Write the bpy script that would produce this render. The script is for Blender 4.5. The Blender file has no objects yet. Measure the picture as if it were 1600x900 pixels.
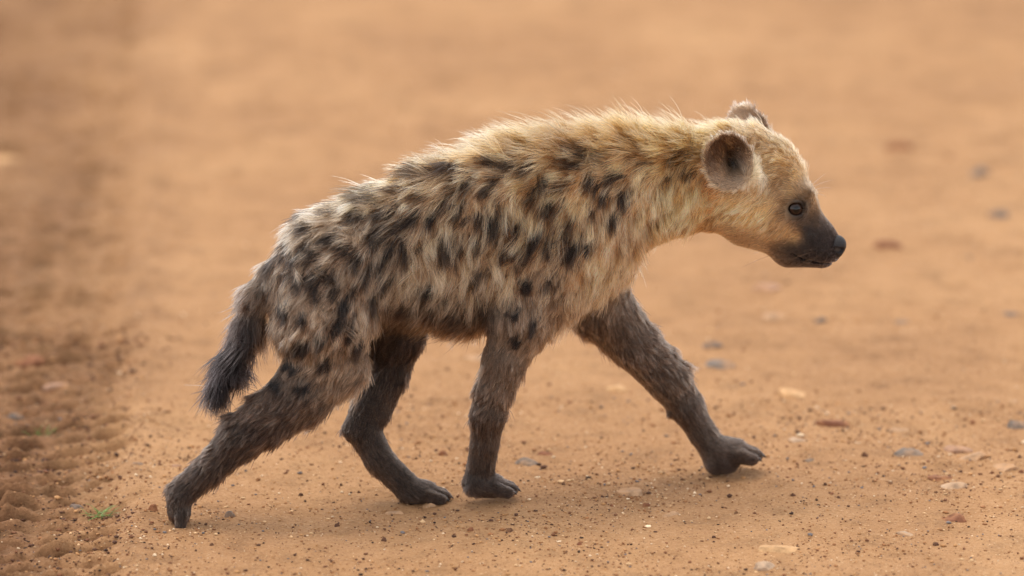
import bpy, math, time
import numpy as np
from mathutils import Vector, Matrix
from mathutils.kdtree import KDTree

T0 = time.time()
rng = np.random.default_rng(7)
scn = bpy.context.scene

# ------------------------------------------------------------------ camera, sky, sun, exposure
PITCH = math.radians(14.0)
DIST = 9.0
MPP = 0.75e-3                                   # metres per photo pixel at the animal
TARGET = np.array([0.0, 0.0, 0.2635])
FWD = np.array([0.0, math.cos(PITCH), -math.sin(PITCH)])
UPV = np.array([0.0, math.sin(PITCH), math.cos(PITCH)])
CAM = TARGET - DIST * FWD

cam_data = bpy.data.cameras.new('camera')
cam = bpy.data.objects.new('camera', cam_data)
scn.collection.objects.link(cam)
cam.location = CAM
cam.rotation_euler = (math.pi / 2 - PITCH, 0, 0)
cam_data.sensor_width = 36.0
cam_data.lens = 36.0 * DIST / (1600 * MPP)
cam_data.clip_start = 0.1
cam_data.clip_end = 3000
cam_data.dof.use_dof = True
cam_data.dof.focus_distance = DIST - 0.02
cam_data.dof.aperture_fstop = cam_data.lens / 105.0
scn.camera = cam

SUN_EL, SUN_AZ = math.radians(75), math.radians(-35)    # azimuth from +Y towards +X
sun_dir = np.array([math.sin(SUN_AZ) * math.cos(SUN_EL), math.cos(SUN_AZ) * math.cos(SUN_EL), math.sin(SUN_EL)])
world = bpy.data.worlds.new('World')
scn.world = world
world.use_nodes = True
wn = world.node_tree
bg = wn.nodes['Background']
sky = wn.nodes.new('ShaderNodeTexSky')
sky.sky_type = 'NISHITA'
sky.sun_disc = False
sky.sun_elevation = SUN_EL
sky.sun_rotation = SUN_AZ
sky.air_density = 1.0
sky.dust_density = 0.4
sky.ozone_density = 0.6
hs = wn.nodes.new('ShaderNodeHueSaturation')      # thin high cloud: the blue is washed out
hs.inputs['Saturation'].default_value = 0.15
wn.links.new(sky.outputs[0], hs.inputs['Color'])
wn.links.new(hs.outputs[0], bg.inputs[0])
bg.inputs[1].default_value = 0.15
sun_data = bpy.data.lights.new('sun', 'SUN')
sun_data.energy = 0.7
sun_data.angle = math.radians(36)
sun_data.color = (1.0, 0.91, 0.78)
sun = bpy.data.objects.new('sun', sun_data)
scn.collection.objects.link(sun)
sun.rotation_euler = Vector(sun_dir).to_track_quat('Z', 'Y').to_euler()
sun.location = (0, 0, 5)
scn.view_settings.view_transform = 'Standard'
scn.view_settings.look = 'None'
scn.view_settings.exposure = 1.35
scn.view_settings.gamma = 1.0
scn.render.engine = 'CYCLES'
scn.cycles.max_bounces = 10
scn.cycles.use_denoising = True
scn.cycles.transparent_max_bounces = 8
scn.cycles_curves.shape = 'RIBBONS'
scn.cycles_curves.subdivisions = 2

# ------------------------------------------------------------------ helpers
def srgb(r, g, b):
    c = np.array([r, g, b], float) / 255.0
    return np.where(c <= 0.04045, c / 12.92, ((c + 0.055) / 1.055) ** 2.4)

def ray(px, py):
    d = FWD * DIST + np.array([1.0, 0, 0]) * (px - 800) * MPP - UPV * (py - 450) * MPP
    return d / np.linalg.norm(d)

def W(px, py, Y):
    """point on the vertical plane y = Y seen at photo pixel (px, py)"""
    d = ray(px, py)
    return CAM + d * ((Y - CAM[1]) / d[1])

def unit(v):
    v = np.asarray(v, float)
    return v / np.maximum(np.linalg.norm(v, axis=-1, keepdims=True), 1e-9)

def _hash(ix, iy, iz, seed):
    h = (ix.astype(np.int64) * 374761393 + iy.astype(np.int64) * 668265263 + iz.astype(np.int64) * 2147483647 + seed * 144665) & 0xffffffff
    h = ((h ^ (h >> 13)) * 1274126177) & 0xffffffff
    h = ((h ^ (h >> 16)) * 2246822519) & 0xffffffff
    return ((h ^ (h >> 15)) & 0xffffff) / float(0xffffff)

def vnoise2(x, y, seed=0):
    x0 = np.floor(x); y0 = np.floor(y); fx = x - x0; fy = y - y0
    ux = fx * fx * fx * (fx * (fx * 6 - 15) + 10); uy = fy * fy * fy * (fy * (fy * 6 - 15) + 10)
    z = np.zeros_like(x0)
    def g(ix, iy, dx, dy):
        a = _hash(ix, iy, z, seed) * 2 * math.pi
        return np.cos(a) * dx + np.sin(a) * dy
    n00 = g(x0, y0, fx, fy); n10 = g(x0 + 1, y0, fx - 1, fy)
    n01 = g(x0, y0 + 1, fx, fy - 1); n11 = g(x0 + 1, y0 + 1, fx - 1, fy - 1)
    return (n00 * (1 - ux) + n10 * ux) * (1 - uy) + (n01 * (1 - ux) + n11 * ux) * uy

def fbm2(x, y, oct=4, seed=0, gain=0.5):
    s = 0.0; a = 1.0
    for i in range(oct):
        s = s + a * vnoise2(x * 2 ** i + 17.3 * i, y * 2 ** i - 9.1 * i, seed + i)
        a *= gain
    return s

def vnoise3(P, seed=0):
    x0 = np.floor(P); f = P - x0
    u = f * f * (3 - 2 * f)
    r = 0.0
    for dx in (0, 1):
        for dy in (0, 1):
            for dz in (0, 1):
                w = (u[:, 0] if dx else 1 - u[:, 0]) * (u[:, 1] if dy else 1 - u[:, 1]) * (u[:, 2] if dz else 1 - u[:, 2])
                r = r + w * _hash(x0[:, 0] + dx, x0[:, 1] + dy, x0[:, 2] + dz, seed)
    return r * 2 - 1

def smoothstep(a, b, x):
    t = np.clip((x - a) / (b - a), 0, 1)
    return t * t * (3 - 2 * t)

def mesh_obj(name, verts, faces, mat=None, parent=None, smooth=True):
    me = bpy.data.meshes.new(name)
    verts = np.asarray(verts, np.float32); faces = np.asarray(faces, np.int32)
    k = faces.shape[1]
    me.vertices.add(len(verts)); me.vertices.foreach_set('co', verts.ravel())
    me.loops.add(faces.size); me.loops.foreach_set('vertex_index', faces.ravel())
    me.polygons.add(len(faces)); me.polygons.foreach_set('loop_start', np.arange(0, faces.size, k, dtype=np.int32))
    me.update(calc_edges=True)
    me.validate()
    if smooth:
        me.polygons.foreach_set('use_smooth', np.ones(len(me.polygons), bool))
    if mat:
        me.materials.append(mat)
    o = bpy.data.objects.new(name, me)
    scn.collection.objects.link(o)
    if parent:
        o.parent = parent
        o.matrix_parent_inverse = Matrix.Translation(-parent.location)
    return o

def tag(o, label=None, cat=None, group=None, kind=None):
    if label: o['label'] = label
    if cat: o['category'] = cat
    if group: o['group'] = group
    if kind: o['kind'] = kind
    return o

class NT:
    """tiny node-tree builder"""
    def __init__(self, name):
        self.m = bpy.data.materials.new(name); self.m.use_nodes = True
        self.t = self.m.node_tree; self.t.nodes.clear()
        self.out = self.t.nodes.new('ShaderNodeOutputMaterial')
    def n(self, typ, **kw):
        nd = self.t.nodes.new(typ)
        for k, v in kw.items():
            if k.startswith('i_'):
                nd.inputs[k[2:].replace('_', ' ')].default_value = v
            else:
                setattr(nd, k, v)
        return nd
    def l(self, a, b): self.t.links.new(a, b)

def rgba(c): return (float(c[0]), float(c[1]), float(c[2]), 1.0)

def ramp(nt, fac, stops):
    r = nt.n('ShaderNodeValToRGB')
    e = r.color_ramp.elements
    while len(e) < len(stops): e.new(0.5)
    for el, (p, c) in zip(e, stops):
        el.position = p; el.color = rgba(c)
    nt.l(fac, r.inputs[0])
    return r.outputs[0]

# ------------------------------------------------------------------ ground height field
CONTACTS = [  # photo pixel of the sole, depth
    (288, 817, -0.075), (665, 789, 0.022), (770, 779, 0.012)]
CPTS = np.array([W(*c) for c in CONTACTS])

def track_edge(y): return -0.458 - 0.038 * y

def ground_z(x, y, fine=True):
    x = np.asarray(x, float); y = np.asarray(y, float)
    near = np.exp(-((x / 3.0) ** 2 + (y / 4.0) ** 2))
    z = 0.030 * vnoise2(x * 0.35, y * 0.35, 3) * (1 - np.exp(-(x * x + y * y) / 4.0))
    z = z + 0.006 * vnoise2(x * 1.7 + 4, y * 1.2, 5) * near
    fz = 0.0
    if fine:
        fz = 0.0030 * fbm2(x * 9, y * 7, 3, 11) + 0.0016 * fbm2(x * 55, y * 40, 3, 21, 0.6)
        # wheel track on the left: pressed lugs
        te = track_edge(y) + 0.012 * vnoise2(x * 0 + 3.3, y * 9, 31)
        inside = smoothstep(0.02, -0.03, x - te)
        wob = 0.022 * vnoise2(x * 14, y * 9, 41) + 0.010 * vnoise2(x * 40, y * 26, 42)
        u = -(x - te) + 0.012 * vnoise2(x * 16, y * 11, 43)
        col = np.floor((u + 0.004) / 0.052)
        fu = (u + 0.004) / 0.052 - col
        ph = (y + wob + 0.35 * (fu - 0.5) * 0.05 + col * 0.023 + 0.02 * vnoise2(x * 0 + col, y * 3, 8)) / 0.056
        fr = ph - np.floor(ph)
        row = np.floor(ph)
        amp = (0.05 + 1.25 * _hash(col, row, col * 0, 5)) * (.45 + 1.1 * smoothstep(-.35, .35, vnoise2(x * 7, y * 5, 44)))
        lug = -np.exp(-((fr - .3) / .11) ** 2) + .35 * np.exp(-((fr - .55) / .16) ** 2)
        gap = 0.2 + 0.8 * smoothstep(0.02, 0.3, fu) * smoothstep(1.0, 0.7, fu)
        decay = np.exp(-np.abs(y) / 4.0)
        tz = -0.012 * inside + inside * amp * (0.021 + .013 * np.exp(-((y + .25) / .35) ** 2)) * (lug * gap) * decay + inside * 0.0050 * fbm2(x * 42, y * 34, 4, 71, .75)
        # low berm beside the track
        tz = tz + 0.008 * np.exp(-((x - te - 0.02) / 0.02) ** 2) * (0.5 + vnoise2(x * 12, y * 12, 77))
        fz = fz + tz
    # the ground meets each planted paw
    cz = ground_base(CPTS[:, 0], CPTS[:, 1])
    for p, c in zip(CPTS, cz):
        r2 = (x - p[0]) ** 2 + (y - p[1]) ** 2
        w = np.exp(-r2 / (0.10 ** 2))
        z = z + w * (p[2] - c)
        fz = fz * (1 - 0.6 * np.exp(-r2 / (0.04 ** 2)))
    return z + fz

def ground_base(x, y):
    near = np.exp(-((x / 3.0) ** 2 + (y / 4.0) ** 2))
    return 0.030 * vnoise2(x * 0.35, y * 0.35, 3) * (1 - np.exp(-(x * x + y * y) / 4.0)) + 0.006 * vnoise2(x * 1.7 + 4, y * 1.2, 5) * near

def G(px, py, it=6):
    """point on the ground seen at photo pixel"""
    d = ray(px, py); z = 0.0
    for _ in range(it):
        p = CAM + d * ((z - CAM[2]) / d[2])
        z = float(ground_z(np.array([p[0]]), np.array([p[1]]), False)[0])
    return p

def axis(lo, hi, step, far, grow=1.12):
    a = list(np.arange(lo, hi, step))
    s = step; v = a[-1]; up = []
    while v < far:
        s *= grow; v += s; up.append(v)
    s = step; v = a[0]; dn = []
    while v > -far:
        s *= grow; v -= s; dn.append(v)
    return np.array(dn[::-1] + a + up)

xs = axis(-0.85, 0.85, 0.004, 500)
ya = np.arange(-0.50, 0.50, 0.0034)
s = 0.0034; v = ya[-1]; yb = []
while v < 3.2:
    s = min(s * 1.01, 0.012); v += s; yb.append(v)
while v < 600:
    s *= 1.12; v += s; yb.append(v)
s = 0.0034; v = ya[0]; yc = []
while v > -60:
    s *= 1.12; v -= s; yc.append(v)
ys = np.array(yc[::-1] + list(ya) + yb)
GX, GY = np.meshgrid(xs, ys, indexing='ij')
GZ = ground_z(GX, GY)
nx, ny = GX.shape
idx = np.arange(nx * ny).reshape(nx, ny)
gf = np.stack([idx[:-1, :-1], idx[1:, :-1], idx[1:, 1:], idx[:-1, 1:]], -1).reshape(-1, 4)

def ground_material():
    nt = NT('dry_dirt')
    geo = nt.n('ShaderNodeNewGeometry')
    P = geo.outputs['Position']
    def noise(scale, detail=4, rough=0.55, vec=P):
        n = nt.n('ShaderNodeTexNoise'); n.inputs['Scale'].default_value = scale
        n.inputs['Detail'].default_value = detail; n.inputs['Roughness'].default_value = rough
        nt.l(vec, n.inputs['Vector']); return n.outputs['Fac']
    mp = nt.n('ShaderNodeMapping'); mp.inputs['Scale'].default_value = (5.0, 0.9, 1.0)
    nt.l(P, mp.inputs['Vector'])
    streak = ramp(nt, noise(1.0, 4, 0.6, mp.outputs[0]), [(0.38, (.62, .57, .53)), (0.60, (1, 1, 1))])
    base0 = ramp(nt, noise(2.2, 6, 0.6), [(0.34, srgb(128, 91, 58)), (0.5, srgb(170, 128, 85)), (0.64, srgb(196, 154, 108))])
    bm_ = nt.n('ShaderNodeMixRGB', blend_type='MULTIPLY'); bm_.inputs[0].default_value = .8
    nt.l(base0, bm_.inputs[1]); nt.l(streak, bm_.inputs[2]); base = bm_.outputs[0]
    mot = ramp(nt, noise(15, 6, 0.7), [(0.34, srgb(92, 63, 42)), (0.48, srgb(168, 125, 86)), (0.60, srgb(183, 138, 98)), (0.78, srgb(208, 168, 126))])
    m1 = nt.n('ShaderNodeMixRGB'); m1.inputs[0].default_value = 0.55
    nt.l(base, m1.inputs[1]); nt.l(mot, m1.inputs[2])
    # dark and pale sand grains
    gr = ramp(nt, noise(260, 3, 0.7), [(0.30, srgb(96, 68, 52)), (0.43, srgb(170, 127, 90)), (0.58, srgb(182, 138, 98)), (0.74, srgb(224, 190, 152))])
    m2 = nt.n('ShaderNodeMixRGB'); m2.inputs[0].default_value = 0.42
    nt.l(m1.outputs[0], m2.inputs[1]); nt.l(gr, m2.inputs[2])
    vor = nt.n('ShaderNodeTexVoronoi'); vor.inputs['Scale'].default_value = 150
    nt.l(P, vor.inputs['Vector'])
    spk = nt.n('ShaderNodeMath', operation='LESS_THAN'); spk.inputs[1].default_value = 0.16
    nt.l(vor.outputs['Distance'], spk.inputs[0])
    vcol = ramp(nt, vor.outputs['Color'], [(0.0, srgb(70, 50, 42)), (0.35, srgb(110, 74, 54)), (0.6, srgb(160, 112, 74)), (0.85, srgb(214, 180, 142)), (1.0, srgb(230, 205, 175))])
    m3 = nt.n('ShaderNodeMixRGB')
    nt.l(spk.outputs[0], m3.inputs[0]); nt.l(m2.outputs[0], m3.inputs[1]); nt.l(vcol, m3.inputs[2])
    # loose darker soil of the wheel track
    at = nt.n('ShaderNodeAttribute', attribute_name='track')
    dk = ramp(nt, noise(34, 6, 0.7), [(0.36, srgb(66, 43, 30)), (0.52, srgb(108, 74, 52)), (0.70, srgb(146, 105, 75))])
    m4a = nt.n('ShaderNodeMixRGB'); m4a.inputs[0].default_value = 0.8
    nt.l(m3.outputs[0], m4a.inputs[1]); nt.l(dk, m4a.inputs[2])
    m4 = nt.n('ShaderNodeMixRGB')
    nt.l(at.outputs['Fac'], m4.inputs[0]); nt.l(m3.outputs[0], m4.inputs[1]); nt.l(m4a.outputs[0], m4.inputs[2])
    bs = nt.n('ShaderNodeBsdfPrincipled')
    nt.l(m4.outputs[0], bs.inputs['Base Color'])
    bs.inputs['Roughness'].default_value = 0.95
    bs.inputs['Specular IOR Level'].default_value = 0.12
    b1 = nt.n('ShaderNodeBump'); b1.inputs['Strength'].default_value = 0.9; b1.inputs['Distance'].default_value = 0.004
    nt.l(noise(190, 6, 0.7), b1.inputs['Height'])
    b2 = nt.n('ShaderNodeBump'); b2.inputs['Strength'].default_value = 0.5; b2.inputs['Distance'].default_value = 0.002
    nt.l(vor.outputs['Distance'], b2.inputs['Height']); nt.l(b1.outputs[0], b2.inputs['Normal'])
    nt.l(b2.outputs[0], bs.inputs['Normal'])
    nt.l(bs.outputs[0], nt.out.inputs[0])
    return nt.m

ground = mesh_obj('ground', np.stack([GX, GY, GZ], -1).reshape(-1, 3), gf, ground_material())
tag(ground, kind='structure')
def track_mask(x, y):
    te = track_edge(y)
    return smoothstep(0.07, -0.10, (x - te) / (1 + .5 * np.clip(y, 0, 3)) + 0.07 * vnoise2(x * 9, y * 6, 91) + 0.05 * vnoise2(x * 40, y * 28, 92)) * (0.80 + 0.5 * vnoise2(x * 9, y * 1.2, 93)) * (.85 + .15 * np.exp(-np.maximum(y, 0) / .6))
att = ground.data.attributes.new('track', 'FLOAT', 'POINT')
att.data.foreach_set('value', np.clip(track_mask(GX, GY), 0, 1).astype(np.float32).ravel())
print('ground', time.time() - T0)

# ------------------------------------------------------------------ the hyena: signed-distance body
SLOPE = 1.9e-4
def mid(px): return (px - 600) * SLOPE
YAW = math.atan(SLOPE / MPP)
AX_F = np.array([math.cos(YAW), math.sin(YAW), 0.0])      # towards the head
AX_L = np.array([math.sin(YAW), -math.cos(YAW), 0.0])     # towards the near flank

# palette (fur)
BUFF = srgb(180, 142, 106); GREYB = srgb(146, 119, 96); GOLD = srgb(216, 152, 96); PALE = srgb(208, 166, 124)
BROWN = srgb(104, 80, 62); DARK = srgb(44, 33, 27); BLACK = srgb(14, 11, 11); LEG = srgb(64, 50, 42); TAIL = srgb(28, 23, 23)
MUZ = srgb(66, 57, 53); TAWNY = srgb(186, 147, 105); EARC = srgb(142, 114, 92)

class Pr:
    """tapered capsule with an elliptical section and fur attributes at both ends"""
    def __init__(self, a, b, ra, rb, lat=1.0, L=AX_L, ca=BUFF, cb=None, la=0.02, lb=None, lift=0.25, liftb=None, flow=None, flowb=None, fw=1.0):
        self.a = np.asarray(a, float); self.b = np.asarray(b, float)
        self.ra, self.rb, self.lat, self.L = ra, rb, lat, L
        self.ca = ca; self.cb = ca if cb is None else cb
        self.la = la; self.lb = la if lb is None else lb
        self.lift = lift; self.liftb = lift if liftb is None else liftb
        ax = unit(self.b - self.a)
        self.fa = ax if flow is None else unit(np.asarray(flow, float)); self.fb = self.fa if flowb is None else unit(np.asarray(flowb, float))
        self.fw = fw
    def t(self, P):
        ba = self.b - self.a
        return np.clip(((P - self.a) @ ba) / max(ba @ ba, 1e-12), 0, 1)
    def __call__(self, P):
        P = np.asarray(P); ba = self.b - self.a
        t = np.clip(((P - self.a) @ ba) / max(ba @ ba, 1e-12), 0, 1)
        q = P - self.a - t[..., None] * ba
        ql = q @ self.L
        s = np.sqrt(np.maximum((q * q).sum(-1) - ql * ql, 0) + (ql / self.lat) ** 2)
        return (s - (self.ra + (self.rb - self.ra) * t)) * min(1.0, self.lat)
    def box(self, m):
        r = max(self.ra, self.rb) * max(1, self.lat) + m
        return np.minimum(self.a, self.b) - r, np.maximum(self.a, self.b) + r

def smin(a, b, k):
    h = np.clip(0.5 + 0.5 * (b - a) / k, 0, 1)
    return b * (1 - h) + a * h - k * h * (1 - h)

def pt(px, py, off=0.0, rel=None):
    """photo pixel on the vertical plane `off` metres beside the midplane (+ = far side)"""
    Y = (mid(px) if rel is None else rel) + off
    return W(px, py, Y)
def m(px): return px * MPP

UP = np.array([0, 0, 1.0])
def chain(pts, **common):
    """pts: (px, py, off, r_px, dict) -> list of Pr between neighbours"""
    out = []
    for p, q in zip(pts[:-1], pts[1:]):
        kw = dict(common)
        d0 = p[4] if len(p) > 4 else {}; d1 = q[4] if len(q) > 4 else {}
        for k, ka, kb in (('c', 'ca', 'cb'), ('len', 'la', 'lb'), ('lift', 'lift', 'liftb'), ('flow', 'flow', 'flowb')):
            if k in d0: kw[ka] = d0[k]
            if k in d1: kw[kb] = d1[k]
        if 'lat' in d0: kw['lat'] = d0['lat']
        out.append(Pr(pt(p[0], p[1], p[2]), pt(q[0], q[1], q[2]), m(p[3]), m(q[3]), **kw))
    return out

BK = -AX_F
trunk = chain([
    (1112, 288, 0, 70, dict(c=GOLD, len=.020, lift=.35, flow=BK * .6 - UP * .9, lat=.80)),
    (1045, 293, 0, 72, dict(c=srgb(200, 162, 112), len=.024, lift=.35, flow=BK * .5 - UP, lat=.80)),
    (960, 309, 0, 91, dict(c=BUFF, len=.026, lift=.3, flow=BK * .35 - UP, lat=.72)),
    (885, 338, 0, 118, dict(c=BUFF, len=.028, lift=.3, flow=BK * .3 - UP, lat=.66)),
    (800, 354, 0, 123, dict(c=BUFF, len=.030, lift=.3, flow=BK * .3 - UP, lat=.66)),
    (700, 371, 0, 109, dict(c=BUFF, len=.030, lift=.3, flow=BK * .3 - UP, lat=.68)),
    (600, 391, 0, 88, dict(c=GREYB, len=.028, lift=.3, flow=BK * .5 - UP, lat=.74)),
    (522, 414, 0, 83, dict(c=GREYB, len=.026, lift=.3, flow=BK * .8 - UP, lat=.78)),
    (488, 446, 0, 64, dict(c=GREYB, len=.024, lift=.25, flow=BK * .7 - UP * 1.1, lat=.85)),
], lat=.8)
# belly and chest
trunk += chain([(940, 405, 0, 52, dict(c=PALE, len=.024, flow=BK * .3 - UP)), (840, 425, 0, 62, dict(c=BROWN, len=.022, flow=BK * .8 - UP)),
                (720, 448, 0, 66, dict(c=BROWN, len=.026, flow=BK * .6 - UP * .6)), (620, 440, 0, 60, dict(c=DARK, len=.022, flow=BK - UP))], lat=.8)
tail = chain([(434, 432, 0, 27, dict(c=GREYB, len=.022, lift=.2)), (406, 458, 0, 18, dict(c=srgb(76, 61, 52), len=.028, lift=.26)),
              (391, 508, 0, 14, dict(c=srgb(38, 31, 29), len=.034, lift=.30)), (366, 562, 0, 11, dict(c=TAIL, len=.038, lift=.28)), (344, 602, 0, 6, dict(c=TAIL, len=.034, lift=.25))], lat=1.0)

hind_near = chain([
    (513, 440, -.022, 76, dict(c=GREYB, len=.026, lift=.28, flow=BK * .6 - UP, lat=.75)),
    (505, 500, -.036, 76, dict(c=GREYB, len=.022, lift=.24, flow=BK * .45 - UP, lat=.62)),
    (508, 560, -.040, 58, dict(c=srgb(122, 99, 80), len=.017, lift=.2, flow=BK * .8 - UP, lat=.62)),
    (470, 615, -.040, 47, dict(c=LEG, len=.012, lift=.16, lat=.72)),
    (418, 656, -.036, 38, dict(c=srgb(64, 49, 41), len=.012, lift=.19, lat=.8)),
    (378, 682, -.032, 33, dict(c=DARK, len=.0115, lift=.19, lat=.8)),
    (330, 730, -.026, 22, dict(c=srgb(56, 43, 36), len=.011, lift=.18, lat=.95)),
    (288, 766, -.020, 21, dict(c=DARK, len=.010, lift=.16, lat=1.05)),
], L=AX_L)
hind_near += [Pr(pt(505, 585, -.040), pt(545, 575, -.040), m(44), m(32), .7, ca=srgb(112, 90, 73), la=.017, lift=.2, flow=BK * .8 - UP),
              Pr(pt(392, 668, -.034), pt(366, 660, -.033), m(26), m(13), .7, ca=DARK, la=.008, lift=.15, flow=BK * .5 - UP)]
hind_far = chain([
    (590, 450, .028, 70, dict(c=DARK, len=.015, lift=.2, flow=BK * .4 - UP, lat=.7)),
    (615, 520, .042, 50, dict(c=DARK, len=.014, lift=.18, lat=.7)),
    (606, 582, .046, 32, dict(c=DARK, len=.010, lift=.15, lat=.85)),
    (580, 640, .044, 30, dict(c=DARK, len=.009, lift=.14, lat=.85)),
    (566, 668, .040, 26, dict(c=DARK, len=.008, lift=.13, lat=.9)),
    (592, 718, .030, 21, dict(c=srgb(54, 42, 35), len=.008, lift=.13)),
    (632, 757, .018, 20, dict(c=DARK, len=.008, lift=.12, lat=1.1)),
])
hind_far += [Pr(pt(568, 668, .040), pt(548, 672, .040), m(20), m(11), .8, ca=DARK, la=.008, lift=.15, flow=BK * .3 - UP)]
front_near = chain([
    (905, 360, -.020, 90, dict(c=BUFF, len=.028, lift=.28, flow=BK * .3 - UP, lat=.65)),
    (862, 430, -.036, 70, dict(c=GREYB, len=.024, lift=.24, flow=BK * .35 - UP, lat=.60)),
    (815, 505, -.044, 47, dict(c=srgb(124, 100, 80), len=.016, lift=.2, flow=BK * .3 - UP, lat=.7)),
    (788, 565, -.042, 33, dict(c=srgb(98, 78, 63), len=.012, lift=.17, lat=.9)),
    (772, 612, -.040, 28, dict(c=srgb(84, 66, 54), len=.011, lift=.16, lat=.9)),
    (764, 645, -.038, 26, dict(c=LEG, len=.009, lift=.14, lat=.95)),
    (757, 695, -.030, 20, dict(c=srgb(60, 47, 40), len=.008, lift=.13, lat=1.0)),
    (750, 738, -.022, 21, dict(c=DARK, len=.008, lift=.12, lat=1.1)),
])
front_near += [Pr(pt(765, 650, -.04), pt(744, 655, -.038), m(14), m(9), 1.0, ca=LEG, la=.010, lift=.2, flow=-UP)]
front_far = chain([
    (905, 400, .028, 70, dict(c=BROWN, len=.018, lift=.2, flow=BK * .3 - UP, lat=.65)),
    (938, 480, .042, 50, dict(c=srgb(92, 74, 61), len=.016, lift=.2, lat=.75)),
    (994, 540, .044, 38, dict(c=srgb(84, 67, 56), len=.013, lift=.17, lat=.85)),
    (1045, 594, .044, 33, dict(c=srgb(74, 59, 49), len=.011, lift=.16, lat=.85)),
    (1074, 638, .042, 25, dict(c=srgb(64, 50, 42), len=.009, lift=.14, lat=.95)),
    (1097, 676, .040, 20, dict(c=srgb(66, 52, 43), len=.009, lift=.13)),
    (1116, 703, .038, 22, dict(c=srgb(62, 49, 41), len=.008, lift=.12, lat=1.1)),
])
front_far += [Pr(pt(1066, 632, .042), pt(1050, 645, .042), m(11), m(7), 1.0, ca=DARK, la=.007, lift=.15, flow=-UP)]

# paws: heel, palm, four toes with arched knuckles
claws = []
def paw(limb, wrist, fwd, up, size=1.0, col=DARK, tip_drop=0.0, spread=1.0, sole=0.0):
    f = unit(fwd); u = unit(np.asarray(up, float) - f * (np.asarray(up, float) @ f)); l = np.cross(u, f); l = l / np.linalg.norm(l)
    S = 0.001 * size
    toes = []
    limb.append(Pr(wrist, wrist + f * 20 * S - u * 4 * S, 14.5 * S, 13.0 * S, 1.35, L=l, ca=col, la=.008, lift=.14, flow=f - u * .45))
    for i, o in enumerate((-17.5, -6.2, 6.2, 17.5)):
        ln = 43 if i in (1, 2) else 35
        r = 5.7 * S
        base = wrist + f * 14 * S + l * o * .8 * S * spread - u * 3 * S
        kn = wrist + f * (ln - 15) * S + l * o * spread * S - u * 3.0 * S
        tp = wrist + f * ln * S + l * o * 1.05 * spread * S - u * (8.6 + tip_drop) * S
        toes.append(Pr(base, kn, r * 1.05, r * .98, 1.0, L=l, ca=col, la=.0040, lift=.12, flow=f - u * .2))
        toes.append(Pr(kn, tp, r * .98, r * .82, 1.0, L=l, ca=col, la=.0040, lift=.12, flow=f - u * .3))
        toes.append(Pr(kn - u * 5 * S, tp - u * 1.2 * S - f * 2 * S, r * .7, r * .8, 1.0, L=l, ca=col, la=.004, lift=.1, flow=f))
        claws.append((tp + f * 4.0 * S + u * 1.5 * S, unit(f - u * .55), 10 * S, 2.7 * S))
    return toes

down = -UP
def level_up(): return UP
P_w = pt(744, 755, -.020)
toes_fn = paw(front_near, P_w, AX_F, UP, 1.02, col=srgb(56, 45, 40))
heel = CPTS[2]
P_w2 = pt(640, 766, .016)
toes_hf = paw(hind_far, P_w2, AX_F, UP, 1.0, col=srgb(52, 41, 35))
# trailing hind paw: up on its toes, sole turned back
P_w3 = pt(280, 775, -.018)
f3 = unit(np.array([0.02, 0.0, -1.0]) + AX_F * .16)
toes_hn = paw(hind_near, P_w3, f3, AX_F * 1.0 + UP * .1, .95, col=DARK)
# lifted fore paw, toes forward and a little down
P_w4 = pt(1120, 703, .038)
f4 = unit(AX_F * 1.0 + UP * .05)
toes_ff = paw(front_far, P_w4, f4, UP + AX_F * .1, 1.13, col=srgb(60, 47, 40), tip_drop=1.0)
front_far.append(Pr(pt(1120, 722, .036), pt(1138, 723, .036), m(19), m(15), 1.4, ca=srgb(40, 32, 30), la=.005, lift=.1, flow=AX_F))

# head
HYAW = math.radians(-12)
HF = np.array([math.cos(HYAW), math.sin(HYAW), 0.0])
HL = np.array([math.sin(HYAW), -math.cos(HYAW), 0.0])
BK = -HF
def hmid(px): return mid(1140) + (px - 1140) * MPP * math.tan(HYAW)
def hp(px, py, off=0.0): return W(px, py, hmid(px) + off)
def hmirror(P): return P - 2 * ((P - hp(1140, 280)) @ HL)[..., None] * HL
head = [
    Pr(hp(1168, 272), hp(1140, 278), m(70), m(68), .88, ca=TAWNY, la=.018, lift=.35, L=HL, flow=BK - UP * .5),
    Pr(hp(1194, 280), hp(1165, 272), m(60), m(70), .86, ca=TAWNY, la=.014, lift=.3, L=HL, flow=BK - UP * .35),
    Pr(hp(1216, 300), hp(1194, 284), m(45), m(59), .88, ca=srgb(166, 130, 94), la=.012, lift=.34, L=HL, flow=BK * .8 + UP * .35),
    Pr(hp(1240, 328), hp(1212, 320), m(36), m(52), .92, ca=srgb(150, 119, 90), la=.010, lift=.30, L=HL, flow=BK - UP * .25),
    Pr(hp(1274, 368), hp(1242, 342), m(25), m(36), .84, ca=MUZ, la=.0028, lift=.15, L=HL, flow=BK + UP * .2),
    Pr(hp(1300, 386), hp(1274, 370), m(17), m(26), .92, ca=MUZ, la=.0014, lift=.12, L=HL, flow=BK + UP * .3),
    Pr(hp(1283, 401), hp(1234, 391), m(15.5), m(26), .92, ca=srgb(60, 51, 48), la=.003, lift=.15, L=HL, flow=BK - UP * .3),
    Pr(hp(1225, 375), hp(1170, 345), m(26), m(42), .95, ca=srgb(170, 132, 96), la=.011, lift=.25, L=HL, flow=BK - UP * .4),
]
cheek = []
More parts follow.
